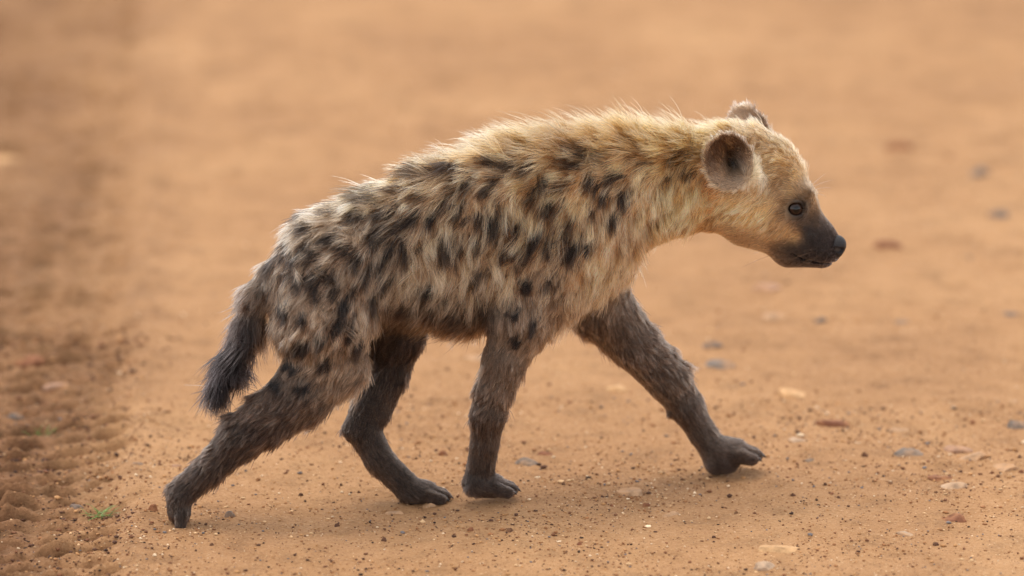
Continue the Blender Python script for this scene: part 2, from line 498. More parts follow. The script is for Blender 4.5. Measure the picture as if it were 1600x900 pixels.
for sgn in (-1, 1):
    cheek += [Pr(hp(1208, 340, sgn * .026), hp(1165, 320, sgn * .036), m(32), m(44), .7, ca=srgb(210, 172, 128), la=.016, lift=.3, L=HL, flow=BK - UP * .6),
              Pr(hp(1260, 380, sgn * .010), hp(1286, 390, sgn * .009), m(18), m(14), .8, ca=MUZ, la=.002, lift=.15, L=HL, flow=BK),
              Pr(hp(1256, 306, sgn * .014), hp(1234, 302, sgn * .023), m(11), m(13), .8, ca=srgb(150, 120, 90), la=.005, lift=.2, L=HL, flow=BK + UP * .3)]
head += cheek

# ears: thin cups
class Ear:
    def __init__(self, sgn):
        self.sgn = sgn
        n = unit(HF * .34 - HL * sgn * .92 + UP * .22)      # sgn -1 = near side
        u = unit(UP * .97 - HF * .22); u = unit(u - n * (u @ n)); s_ = np.cross(u, n)
        self.n, self.u, self.s = n, u, s_ if s_ @ HF > 0 else -s_
        c0 = hp(1141, 254, -.070)
        if sgn > 0:
            c0 = hmirror(c0) + UP * .007
        self.c = c0
        self.A, self.B, self.D = .0305, .0350, .016
        self.ca = self.cb = EARC; self.la = self.lb = .005
    def loc(self, P):
        q = P - self.c
        return q @ self.s, q @ self.u, q @ self.n
    def __call__(self, P):
        a, b, c = self.loc(np.asarray(P))
        w = 1.0 - 0.16 * np.clip(-b / self.B, -1, 1) * 0 + 0.0
        rho = np.sqrt((a / (self.A * (1 - .10 * np.clip(b / self.B, -1, 1)))) ** 2 + (b / self.B) ** 2)
        # deeper towards the front-lower canal
        can = np.exp(-(((a - .007) / .010) ** 2 + ((b + .004) / .017) ** 2))
        c0 = -self.D + self.D * np.minimum(rho, 1.3) ** 2 * .95 - .022 * can
        th = .0021 + .0022 * np.clip(1 - rho, 0, 1)
        d1 = (np.abs(c - c0) - th) * .75
        d2 = (rho - 1) * self.A
        return -smin(-d1, -d2, .0035)
    def cavity(self, P):
        a, b, c = self.loc(P)
        rho = np.sqrt((a / (self.A * (1 - .10 * np.clip(b / self.B, -1, 1)))) ** 2 + (b / self.B) ** 2)
        can = np.exp(-(((a - .007) / .010) ** 2 + ((b + .004) / .017) ** 2))
        c0 = -self.D + self.D * np.minimum(rho, 1.3) ** 2 * .95 - .022 * can
        th = .0021 + .0022 * np.clip(1 - rho, 0, 1)
        return np.maximum(np.maximum((c0 + th - c) * .75, (rho - .92) * self.A), c - .012)
    def box(self, mm):
        r = .042 + mm
        return self.c - r, self.c + r
ears = [Ear(-1), Ear(1)]
ear_base = []
for e in ears:
    # fleshy root joining the lower front of the cup to the skull
    b0 = e.c + e.s * .012 - e.u * .012 - e.n * .024
    b1 = e.c + e.s * .022 - e.u * .022 - e.n * .008
    ear_base.append(Pr(b0, b1, .022, .012, .9, ca=srgb(196, 168, 138), la=.013, lift=.35, L=HL, flow=BK * .3 - UP * .2))
    ear_base.append(Pr(b0 - e.n * .012, e.c - e.n * .017, .022, .014, .9, ca=srgb(150, 118, 88), la=.008, lift=.35, L=HL, flow=UP + BK))
head += ear_base

# eyes
EYE = []
for sgn in (-1, 1):
    c = hp(1241, 325, -.0235)
    if sgn > 0:
        c = hmirror(c)
    out = unit(-HL * sgn * .90 + HF * .40 + UP * .08)
    for _ in range(60):          # seat the ball just under the skin
        d = 1.0
        for pr in head: d = smin(d, pr(c[None])[0], .014)
        if d > -.0072: break
        c = c + out * .0006
    EYE.append((c, out))
R_EYE = .0114

BK = -AX_F
GROUPS = [(trunk, .030), (tail, .016), (head, .016)]
LIMBS = [(hind_near, .016, toes_hn), (hind_far, .016, toes_hf), (front_near, .016, toes_fn), (front_far, .016, toes_ff)]

class Field:
    """evaluates the union on a point set; boxes skip far primitives"""
    def __init__(self, P, boxed=False):
        self.P = P

def eval_grid(lo, hi, h):
    n = np.ceil((hi - lo) / h).astype(int) + 1
    axs = [lo[i] + h * np.arange(n[i]) for i in range(3)]
    def group(prims, k, base=None):
        F = np.full(n, 0.5, np.float32) if base is None else base
        for pr in prims:
            b0, b1 = pr.box(.03)
            i0 = np.maximum(np.floor((b0 - lo) / h).astype(int), 0); i1 = np.minimum(np.ceil((b1 - lo) / h).astype(int) + 1, n)
            if (i1 <= i0).any(): continue
            sl = tuple(slice(a, b) for a, b in zip(i0, i1))
            g = np.stack(np.meshgrid(*[axs[d][sl[d]] for d in range(3)], indexing='ij'), -1)
            F[sl] = smin(F[sl], pr(g).astype(np.float32), k)
        return F
    B = group(trunk, .014)
    B = smin(B, group(tail, .012), .012)
    hd = group(head, .014)
    hd = group(ears, .007, hd)
    for e in ears:          # hollow the cup where the skull would fill it
        b0, b1 = e.box(.0)
        i0 = np.maximum(np.floor((b0 - lo) / h).astype(int), 0); i1 = np.minimum(np.ceil((b1 - lo) / h).astype(int) + 1, n)
        sl = tuple(slice(a, b) for a, b in zip(i0, i1))
        g = np.stack(np.meshgrid(*[axs[d][sl[d]] for d in range(3)], indexing='ij'), -1)
        hd[sl] = -smin(-hd[sl], e.cavity(g).astype(np.float32), .002)
    for c, out in EYE:      # lids: a low mound, then the opening
        lid = Pr(c, c + out * .0005, .0136, .0136, 1.0)
        hd = group([lid], .008, hd)
    for c, out in EYE:
        ut = unit(UP + HF * .22); s_ = unit(np.cross(ut, out)); u_ = np.cross(out, s_)
        b0 = c - .03; b1 = c + .03
        i0 = np.floor((b0 - lo) / h).astype(int); i1 = np.ceil((b1 - lo) / h).astype(int)
        sl = tuple(slice(a, b) for a, b in zip(i0, i1))
        g = np.stack(np.meshgrid(*[axs[d][sl[d]] for d in range(3)], indexing='ij'), -1) - (c + out * .0102)
        a_, b_, c_ = g @ s_, g @ u_, g @ out
        cut = (np.sqrt((a_ / .0100) ** 2 + (b_ / .0076) ** 2 + (c_ / .0095) ** 2) - 1) * .0085
        hd[sl] = -smin(-hd[sl], cut.astype(np.float32), .0015)
    # the closed mouth: a thin slit between the lips
    ml = [(1301, 408), (1280, 405), (1260, 399), (1243, 389)]
    for (x0, y0), (x1, y1) in zip(ml[:-1], ml[1:]):
        cutp = Pr(hp(x0, y0), hp(x1, y1), .0014, .0014, 22.0, L=HL)
        b0, b1 = np.minimum(cutp.a, cutp.b) - .032, np.maximum(cutp.a, cutp.b) + .032
        i0 = np.maximum(np.floor((b0 - lo) / h).astype(int), 0); i1 = np.minimum(np.ceil((b1 - lo) / h).astype(int) + 1, n)
        sl = tuple(slice(a, b) for a, b in zip(i0, i1))
        g = np.stack(np.meshgrid(*[axs[d][sl[d]] for d in range(3)], indexing='ij'), -1)
        hd[sl] = -smin(-hd[sl], cutp(g).astype(np.float32), .001)
    B = smin(B, hd, .022)
    LG = None
    for limb, k, toes in LIMBS:
        F = group(limb, .005)
        F = smin(F, group(toes, .0008), .0028)
        LG = F if LG is None else np.minimum(LG, F)
    return smin(B, LG, .020), axs

def surface_nets(F, axs):
    ins = F < 0
    n = F.shape
    c = np.zeros([d - 1 for d in n], np.int8)
    for dx in (0, 1):
        for dy in (0, 1):
            for dz in (0, 1):
                c += ins[dx:n[0] - 1 + dx, dy:n[1] - 1 + dy, dz:n[2] - 1 + dz]
    act = np.argwhere((c > 0) & (c < 8))
    vid = np.full(c.shape, -1, np.int64)
    vid[tuple(act.T)] = np.arange(len(act))
    acc = np.zeros((len(act), 3)); cnt = np.zeros(len(act))
    for d in range(3):
        o1, o2 = [x for x in range(3) if x != d]
        for e1 in (0, 1):
            for e2 in (0, 1):
                s0 = act.copy(); s0[:, o1] += e1; s0[:, o2] += e2
                s1 = s0.copy(); s1[:, d] += 1
                f0 = F[tuple(s0.T)]; f1 = F[tuple(s1.T)]
                x = (f0 < 0) != (f1 < 0)
                t = np.where(x, f0 / np.where(x, f0 - f1, 1), 0)
                p = s0.astype(float); p[:, d] += t
                acc[x] += p[x]; cnt[x] += 1
    v = acc / cnt[:, None]
    h = axs[0][1] - axs[0][0]
    V = v * h + np.array([a[0] for a in axs])
    faces = []
    for d in range(3):
        o1, o2 = (d + 1) % 3, (d + 2) % 3
        sl0 = [slice(None)] * 3; sl1 = [slice(None)] * 3
        sl0[d] = slice(0, n[d] - 1); sl1[d] = slice(1, n[d])
        for o in (o1, o2):
            sl0[o] = slice(1, n[o] - 1); sl1[o] = slice(1, n[o] - 1)
        a = ins[tuple(sl0)]; b = ins[tuple(sl1)]
        for flip, mm in ((0, a & ~b), (1, ~a & b)):
            E = np.argwhere(mm)
            if not len(E): continue
            E[:, o1] += 1; E[:, o2] += 1
            q = []
            for k1, k2 in ((1, 1), (0, 1), (0, 0), (1, 0)):
                s0 = E.copy(); s0[:, o1] -= k1; s0[:, o2] -= k2
                q.append(vid[tuple(s0.T)])
            q = np.stack(q, 1)
            faces.append(q[:, ::-1] if flip else q)
    return V, np.concatenate(faces)

lo = np.array([pt(235, 400)[0], -.19, -.03]); hi = np.array([pt(1345, 400)[0], .27, .54])
H = .0023
F, axs = eval_grid(lo, hi, H)
V, Q = surface_nets(F, axs)
print('body', len(V), time.time() - T0)
# keep the largest connected piece
par = np.arange(len(V))
E2 = np.concatenate([Q[:, [0, 1]], Q[:, [1, 2]], Q[:, [2, 3]]])
lab = np.arange(len(V))
for _ in range(400):
    mn = np.minimum(lab[E2[:, 0]], lab[E2[:, 1]])
    old = lab.copy()
    np.minimum.at(lab, E2[:, 0], mn); np.minimum.at(lab, E2[:, 1], mn)
    lab = lab[lab]
    if (lab == old).all(): break
vals, cn = np.unique(lab, return_counts=True)
keep = lab == vals[cn.argmax()]
print('pieces', sorted(cn)[::-1][:5])
remap = np.cumsum(keep) - 1
Q = remap[Q[keep[Q].all(1)]]; V = V[keep]
# light smoothing
for _ in range(2):
    s_ = np.zeros_like(V); c_ = np.zeros(len(V))
    for i, j in ((0, 1), (1, 2), (2, 3), (3, 0)):
        np.add.at(s_, Q[:, i], V[Q[:, j]]); np.add.at(s_, Q[:, j], V[Q[:, i]])
        np.add.at(c_, Q[:, i], 1); np.add.at(c_, Q[:, j], 1)
    V = V * .5 + .5 * s_ / c_[:, None]

# trilinear sampler of the grid field
def sampleF(P):
    g = (P - lo) / H
    g = np.clip(g, 0, np.array(F.shape) - 1.001)
    i = g.astype(int); f = g - i
    r = 0.0
    for dx in (0, 1):
        for dy in (0, 1):
            for dz in (0, 1):
                w = (f[:, 0] if dx else 1 - f[:, 0]) * (f[:, 1] if dy else 1 - f[:, 1]) * (f[:, 2] if dz else 1 - f[:, 2])
                r = r + w * F[i[:, 0] + dx, i[:, 1] + dy, i[:, 2] + dz]
    return r
def normalF(P, e=.003):
    g = np.stack([sampleF(P + np.eye(3)[d] * e) - sampleF(P - np.eye(3)[d] * e) for d in range(3)], -1)
    return unit(g)

def hit(pxy, off=.006):
    """march photo rays to the body surface (plus a fur allowance)"""
    D = np.array([ray(x, y) for x, y in pxy])
    P = CAM + D * (DIST - .30)
    for _ in range(90):
        d = np.clip(sampleF(P) - off, -.01, .02)
        P = P + D * (d * .7)[:, None]
    ok = np.abs(sampleF(P) - off) < .004
    for i in np.nonzero(~ok)[0]:           # a ray through the fur above the skin: nearest skin point
        Q_ = CAM + D[i] * np.linspace(DIST - .30, DIST + .35, 500)[:, None]
        f = sampleF(Q_); k = f.argmin()
        if f[k] < .045:
            P[i] = Q_[k] - normalF(Q_[k:k + 1], .006)[0] * (f[k] - off); ok[i] = True
    return P, ok

hyena = bpy.data.objects.new('spotted_hyena', None)
scn.collection.objects.link(hyena)
hyena.location = (0.0, 0.0, 0.0)
hyena.empty_display_size = .2
tag(hyena, 'young spotted hyena with shaggy buff coat and dark legs striding over the dirt', 'hyena')

# ------------------------------------------------------------------ fur attributes
ALL = trunk + tail + head + ears + sum([l + t for l, k, t in LIMBS], [])
def attrs(P, N):
    """colour, length, lift, flow at skin points from the nearest primitives"""
    n = len(P)
    wsum = np.zeros(n); col = np.zeros((n, 3)); ln = np.zeros(n); lf = np.zeros(n); fl = np.zeros((n, 3)); earw = np.zeros(n)
    for pr in ALL:
        b0, b1 = pr.box(.02)
        sel = np.nonzero(((P > b0) & (P < b1)).all(1))[0]
        if not len(sel): continue
        p = P[sel]
        d = pr(p)
        w = np.exp(-np.maximum(d + .004, 0) / .0055)
        if isinstance(pr, Ear):
            a, b, c = pr.loc(p)
            rad = (a - .014)[:, None] * pr.s + (b + .022)[:, None] * pr.u
            f = unit(rad); t = np.zeros(len(p))
            w = np.where(d < .003, 3.0, 0.0) * smoothstep(.05, .02, 0 * d)
            c_, l_, li_ = np.broadcast_to(EARC, (len(p), 3)), np.full(len(p), .0095), np.full(len(p), .36)
            earw[sel] = np.maximum(earw[sel], (w > 0) * 1.0)
        else:
            t = pr.t(p)
            c_ = pr.ca + (pr.cb - pr.ca) * t[:, None]
            l_ = pr.la + (pr.lb - pr.la) * t; li_ = pr.lift + (pr.liftb - pr.lift) * t
            f = pr.fa + (pr.fb - pr.fa) * t[:, None]
        wsum[sel] += w; col[sel] += w[:, None] * c_; ln[sel] += w * l_; lf[sel] += w * li_; fl[sel] += w[:, None] * f
    ws = np.maximum(wsum, 1e-9)
    col /= ws[:, None]; ln /= ws; lf /= ws; fl /= ws[:, None]
    bad = wsum < 1e-6
    col[bad] = BUFF; ln[bad] = .012; lf[bad] = .25; fl[bad] = -UP
    return col, ln, lf, fl, earw

def mirror(P):
    if P[0] @ AX_F > hp(1115, 300) @ AX_F: return hmirror(P)
    d = (P - pt(800, 400, 0)) @ AX_L
    return P - 2 * d[:, None] * AX_L

# colour patches of the coat, plus the mouth's painted shade: pixel, radius, colour, strength
PATCH = [
    (580, 262, 26, srgb(206, 164, 112), .8), (630, 245, 26, srgb(206, 164, 112), .8), (680, 232, 26, srgb(206, 164, 112), .8), (730, 220, 26, srgb(206, 164, 112), .8), (780, 212, 26, srgb(206, 164, 112), .8), (830, 205, 26, srgb(206, 164, 112), .8), (880, 200, 26, srgb(206, 164, 112), .8), (930, 200, 26, srgb(206, 164, 112), .8), (980, 200, 26, srgb(206, 164, 112), .8), (1030, 200, 26, srgb(206, 164, 112), .8), (1080, 200, 26, srgb(206, 164, 112), .8), (1130, 202, 26, srgb(206, 164, 112), .8),
    (1290, 408, 5, srgb(20, 17, 17), .8), (1275, 404, 5, srgb(20, 17, 17), .85), (1258, 398, 6, srgb(22, 18, 17), .85), (1244, 390, 6, srgb(24, 19, 17), .8),  # mouth line: shade between the lips painted dark
    (1247, 325, 17, srgb(44, 38, 37), 1.0), (1256, 342, 14, srgb(78, 66, 60), .9), (1262, 322, 12, srgb(48, 42, 40), .9), (1240, 345, 12, srgb(104, 86, 74), .7),
    (1275, 360, 20, srgb(76, 65, 60), .95), (1295, 385, 22, srgb(64, 55, 52), .95), (1270, 387, 20, srgb(56, 48, 45), .9), (1263, 364, 9, srgb(52, 46, 44), .8),
    (1278, 350, 6, srgb(140, 112, 90), .5),
    (1250, 405, 18, srgb(46, 39, 36), .9), (1236, 392, 14, srgb(44, 37, 34), .9), (1275, 410, 14, srgb(48, 41, 39), .9), (1215, 392, 16, srgb(78, 61, 49), .75),
    (1241, 371, 10, srgb(214, 176, 128), .95), (1228, 362, 12, srgb(204, 168, 122), .85), (1212, 360, 12, srgb(170, 132, 92), .6), (1205, 367, 6, srgb(52, 42, 37), .9),
    (1240, 300, 8, srgb(206, 174, 132), .8), (1216, 300, 10, srgb(120, 94, 72), .5), (1236, 262, 8, srgb(104, 82, 62), .5), (1208, 290, 8, srgb(112, 88, 66), .45), (1248, 290, 7, srgb(96, 76, 60), .5), (1225, 282, 9, srgb(92, 74, 60), .45), (1262, 292, 12, srgb(112, 92, 76), .6), (1272, 300, 9, srgb(84, 70, 60), .6),
    (1230, 250, 16, srgb(178, 140, 96), .6), (1250, 275, 12, srgb(186, 146, 98), .6), (1222, 225, 18, srgb(192, 152, 100), .7), (1222, 330, 14, srgb(150, 122, 92), .5),
    (1190, 262, 17, srgb(212, 190, 162), .85), (1200, 282, 13, srgb(204, 178, 146), .8), (1180, 292, 13, srgb(206, 182, 152), .8), (1165, 303, 12, srgb(204, 178, 146), .6),
    (1210, 315, 14, srgb(176, 146, 110), .6), (1190, 335, 17, srgb(206, 172, 126), .7), (1170, 345, 15, srgb(208, 172, 124), .6), (1212, 262, 8, srgb(128, 100, 76), .5),
    (1152, 190, 34, srgb(234, 202, 146), .8), (1100, 188, 36, srgb(240, 210, 152), .9), (1050, 190, 36, srgb(236, 204, 146), .8), (1000, 185, 34, srgb(224, 188, 130), .7), (1195, 198, 18, srgb(222, 184, 126), .7),
    (930, 195, 34, srgb(210, 172, 118), .7), (860, 190, 30, srgb(226, 194, 140), .8), (800, 205, 30, srgb(230, 200, 148), .8), (750, 220, 26, srgb(216, 182, 130), .7),
    (1090, 235, 20, srgb(170, 130, 84), .5), (1040, 245, 22, srgb(160, 122, 82), .55), (975, 250, 22, srgb(160, 124, 84), .5), (1110, 300, 20, srgb(178, 142, 102), .6),
    (1140, 325, 22, srgb(204, 170, 124), .7), (1060, 325, 26, srgb(206, 176, 134), .7), (1010, 330, 22, srgb(200, 170, 130), .6), (1090, 335, 20, srgb(204, 172, 128), .6),
    (1110, 362, 13, srgb(84, 64, 48), .85), (1075, 362, 12, srgb(80, 60, 46), .85), (1045, 368, 13, srgb(96, 74, 56), .75), (1140, 366, 13, srgb(96, 72, 52), .75), (1170, 372, 12, srgb(120, 92, 66), .6), (1015, 378, 14, srgb(120, 94, 72), .6),
    (900, 300, 40, srgb(196, 160, 114), .5), (830, 290, 40, srgb(198, 164, 118), .5), (940, 410, 36, srgb(196, 164, 126), .6), (900, 440, 30, srgb(178, 148, 116), .5),
    (690, 440, 34, srgb(206, 182, 154), .75), (640, 430, 30, srgb(198, 172, 142), .65), (760, 420, 34, srgb(198, 172, 144), .65), (720, 380, 34, srgb(196, 166, 132), .5), (650, 385, 30, srgb(190, 160, 126), .5), (820, 380, 36, srgb(196, 164, 128), .5),
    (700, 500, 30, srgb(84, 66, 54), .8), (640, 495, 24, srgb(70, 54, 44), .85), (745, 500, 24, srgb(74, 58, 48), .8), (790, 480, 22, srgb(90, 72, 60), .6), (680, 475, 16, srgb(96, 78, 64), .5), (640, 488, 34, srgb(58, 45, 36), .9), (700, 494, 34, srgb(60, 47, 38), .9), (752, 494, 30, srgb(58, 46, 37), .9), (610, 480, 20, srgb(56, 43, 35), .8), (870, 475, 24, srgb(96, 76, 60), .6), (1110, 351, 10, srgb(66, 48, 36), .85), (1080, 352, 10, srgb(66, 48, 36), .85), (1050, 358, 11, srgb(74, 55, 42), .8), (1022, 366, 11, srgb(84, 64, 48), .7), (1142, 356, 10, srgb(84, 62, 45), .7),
    (560, 262, 26, srgb(206, 174, 130), .6), (525, 310, 26, srgb(184, 154, 118), .5), (480, 345, 26, srgb(168, 140, 108), .5),
]
SPOTS = [(607, 277, 15, 9), (633, 268, 14, 10), (673, 265, 17, 10), (753, 252, 13, 8), (783, 262, 13, 9), (767, 283, 11, 10), (697, 300, 9, 12), (722, 303, 8, 12), (753, 308, 9, 12),
    (647, 317, 13, 9), (607, 300, 10, 8), (533, 297, 13, 10), (547, 345, 12, 9), (587, 340, 10, 9), (617, 360, 13, 9), (643, 356, 13, 9), (673, 353, 10, 13), (713, 350, 10, 12),
    (747, 362, 8, 13), (770, 370, 8, 12), (460, 363, 15, 9), (507, 382, 13, 8), (473, 397, 14, 10), (443, 420, 13, 10), (427, 398, 10, 9), (540, 405, 14, 10), (552, 420, 9, 11), (527, 398, 9, 8),
    (583, 390, 9, 10), (593, 423, 9, 12), (630, 408, 10, 19), (693, 410, 9, 15), (720, 402, 6, 9), (710, 425, 7, 11), (573, 448, 8, 12), (510, 440, 8, 11), (483, 450, 9, 9), (460, 457, 8, 10),
    (493, 471, 10, 10), (537, 497, 10, 15), (587, 487, 8, 13), (467, 512, 9, 8), (412, 432, 8, 10), (420, 470, 7, 14), (737, 452, 7, 9), (660, 473, 13, 6),
    (810, 273, 11, 11), (897, 233, 11, 9), (877, 258, 9, 12), (913, 297, 10, 12), (930, 303, 9, 10), (947, 288, 11, 8), (947, 320, 10, 9), (860, 340, 9, 14), (827, 322, 8, 16), (847, 343, 7, 10),
    (797, 373, 8, 12), (820, 403, 9, 13), (827, 386, 7, 11), (887, 367, 8, 13), (890, 405, 10, 20), (957, 360, 7, 15), (973, 322, 7, 18), (1043, 290, 8, 8), (1067, 283, 10, 6), (1003, 257, 12, 6), (1037, 256, 12, 6),
    (1053, 240, 9, 6), (1090, 260, 8, 8), (523, 521, 10, 12), (467, 556, 13, 8), (508, 581, 12, 9), (472, 615, 12, 9), (547, 532, 9, 15), (442, 440, 9, 9), (430, 612, 9, 9), (440, 500, 8, 13), (500, 545, 8, 8), (560, 560, 7, 12), (450, 585, 10, 8),
    (821, 461, 12, 11), (857, 455, 9, 11), (804, 540, 9, 10), (834, 520, 8, 11), (802, 500, 8, 7), (870, 300, 8, 10), (845, 300, 6, 9), (745, 400, 7, 10), (785, 410, 7, 11), (655, 395, 6, 11), (610, 395, 6, 10), (570, 300, 9, 7),
    (500, 330, 10, 7), (480, 420, 8, 8), (520, 470, 8, 8), (555, 470, 7, 10), (600, 455, 6, 10), (925, 350, 6, 12), (920, 400, 7, 14), (855, 400, 7, 12), (780, 335, 7, 10), (700, 270, 10, 7), (810, 430, 8, 9), (760, 440, 7, 9), (690, 330, 7, 9), (575, 375, 7, 8)]
p_pos, p_ok = hit([(a[0], a[1]) for a in PATCH], .003)
s_pos, s_ok = hit([(a[0], a[1]) for a in SPOTS], .010)
print('patch hits', p_ok.sum(), len(PATCH), 'spot hits', s_ok.sum(), len(SPOTS), time.time() - T0)
patches = []
for P_, ok, a in zip(p_pos, p_ok, PATCH):
    if ok:
        cc = a[3] * ((np.array([1.0, .75, .58] if a[1] < 240 else [1.0, .85, .70]) if (a[0] > 760 or a[1] < 262) and a[0] < 1195 else (np.array([1.0, .92, .82]) if a[0] > 1194 else 1.0)) * (.42 if a[1] < 240 else (1.0 if a[0] < 860 or a[0] > 1195 else 1.45)) if a[3][0] > .30 and a[0] > 560 else 1.0)  # mane top darkened, neck sides brightened in colour to even out the top light
        cc = np.minimum(cc, .82)
        patches.append((P_, m(a[2]), cc, a[4])); patches.append((mirror(P_[None])[0], m(a[2]), cc, a[4]))
for c, out in EYE:          # dark lid margins
    patches.append((c + out * .0095, .0140, srgb(22, 18, 18), 1.0))
for e in ears:              # ear canal: shade of the hole painted black
    patches.append((e.c + e.s * .007 - e.u * .004 - e.n * .030, .015, srgb(14, 11, 11), 1.0))
spots = []
jit = np.random.default_rng(3)
for P_, ok, a in zip(s_pos, s_ok, SPOTS):
    if ok:
        spots.append((P_, m(a[2]) * 1.05, m(a[3]) * 1.1))
        spots.append((mirror(P_[None])[0] + AX_F * jit.normal(0, .008) + UP * jit.normal(0, .006), m(a[2]), m(a[3])))

def paint(P, col):
    for c, r, cc, st in patches:
        sel = np.nonzero((np.abs(P - c) < 2.6 * r).all(1))[0]
        if not len(sel): continue
        w = st * np.exp(-(((P[sel] - c) ** 2).sum(1)) / (r * r) * .9)
        col[sel] += (cc - col[sel]) * w[:, None]
    return col

def spotmask(P):
    o = np.zeros(len(P))
    wob = np.stack([vnoise3(P * 110, 51), vnoise3(P * 110, 52), vnoise3(P * 110, 53)], 1) * .004
    for c, ra, rb in spots:
        R = 1.6 * max(ra, rb) + .01
        sel = np.nonzero((np.abs(P - c) < np.array([R, .035, R])).all(1))[0]
        if not len(sel): continue
        q = P[sel] + wob[sel] - c
        qa = q @ AX_F; qz = q[:, 2]; ql = q @ AX_L
        r = np.sqrt((qa / ra) ** 2 + (qz / rb) ** 2 + (ql / .03) ** 2)
        o[sel] = np.maximum(o[sel], smoothstep(1.32, .70, r))
    return o

def px_of(P):
    """side-view coordinates along the body in photo pixels (for length and mane rules)"""
    q = (P - pt(600, 450, 0)) @ AX_F
    return 600 + q * math.cos(YAW) / MPP

# ------------------------------------------------------------------ skin mesh
def skin_material():
    nt = NT('hyena_skin')
    at = nt.n('ShaderNodeAttribute', attribute_name='skin_colour')
    geo = nt.n('ShaderNodeNewGeometry')
    ns = nt.n('ShaderNodeTexNoise'); ns.inputs['Scale'].default_value = 420; ns.inputs['Detail'].default_value = 4
    nt.l(geo.outputs['Position'], ns.inputs['Vector'])
    mx = nt.n('ShaderNodeMixRGB', blend_type='MULTIPLY'); mx.inputs[0].default_value = .25
    nt.l(at.outputs['Color'], mx.inputs[1]); nt.l(ns.outputs['Fac'], mx.inputs[2])
    bs = nt.n('ShaderNodeBsdfPrincipled'); bs.inputs['Roughness'].default_value = .6; bs.inputs['Specular IOR Level'].default_value = .3
    nt.l(mx.outputs[0], bs.inputs['Base Color'])
    bp = nt.n('ShaderNodeBump'); bp.inputs['Strength'].default_value = .35; bp.inputs['Distance'].default_value = .001
    nt.l(ns.outputs['Fac'], bp.inputs['Height']); nt.l(bp.outputs[0], bs.inputs['Normal'])
    nt.l(bs.outputs[0], nt.out.inputs[0])
    return nt.m
body = mesh_obj('body', V, Q, skin_material(), hyena)
VN = normalF(V)
vc, vl, vlf, vf, vear = attrs(V, VN)
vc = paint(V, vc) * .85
ca = body.data.attributes.new('skin_colour', 'FLOAT_COLOR', 'POINT')
ca.data.foreach_set('color', np.concatenate([vc, np.ones((len(V), 1))], 1).astype(np.float32).ravel())
print('skin', time.time() - T0)

# ------------------------------------------------------------------ fur
T = np.concatenate([Q[:, [0, 1, 2]], Q[:, [0, 2, 3]]])
A_, B_, C_ = V[T[:, 0]], V[T[:, 1]], V[T[:, 2]]
area = .5 * np.linalg.norm(np.cross(B_ - A_, C_ - A_), axis=1)
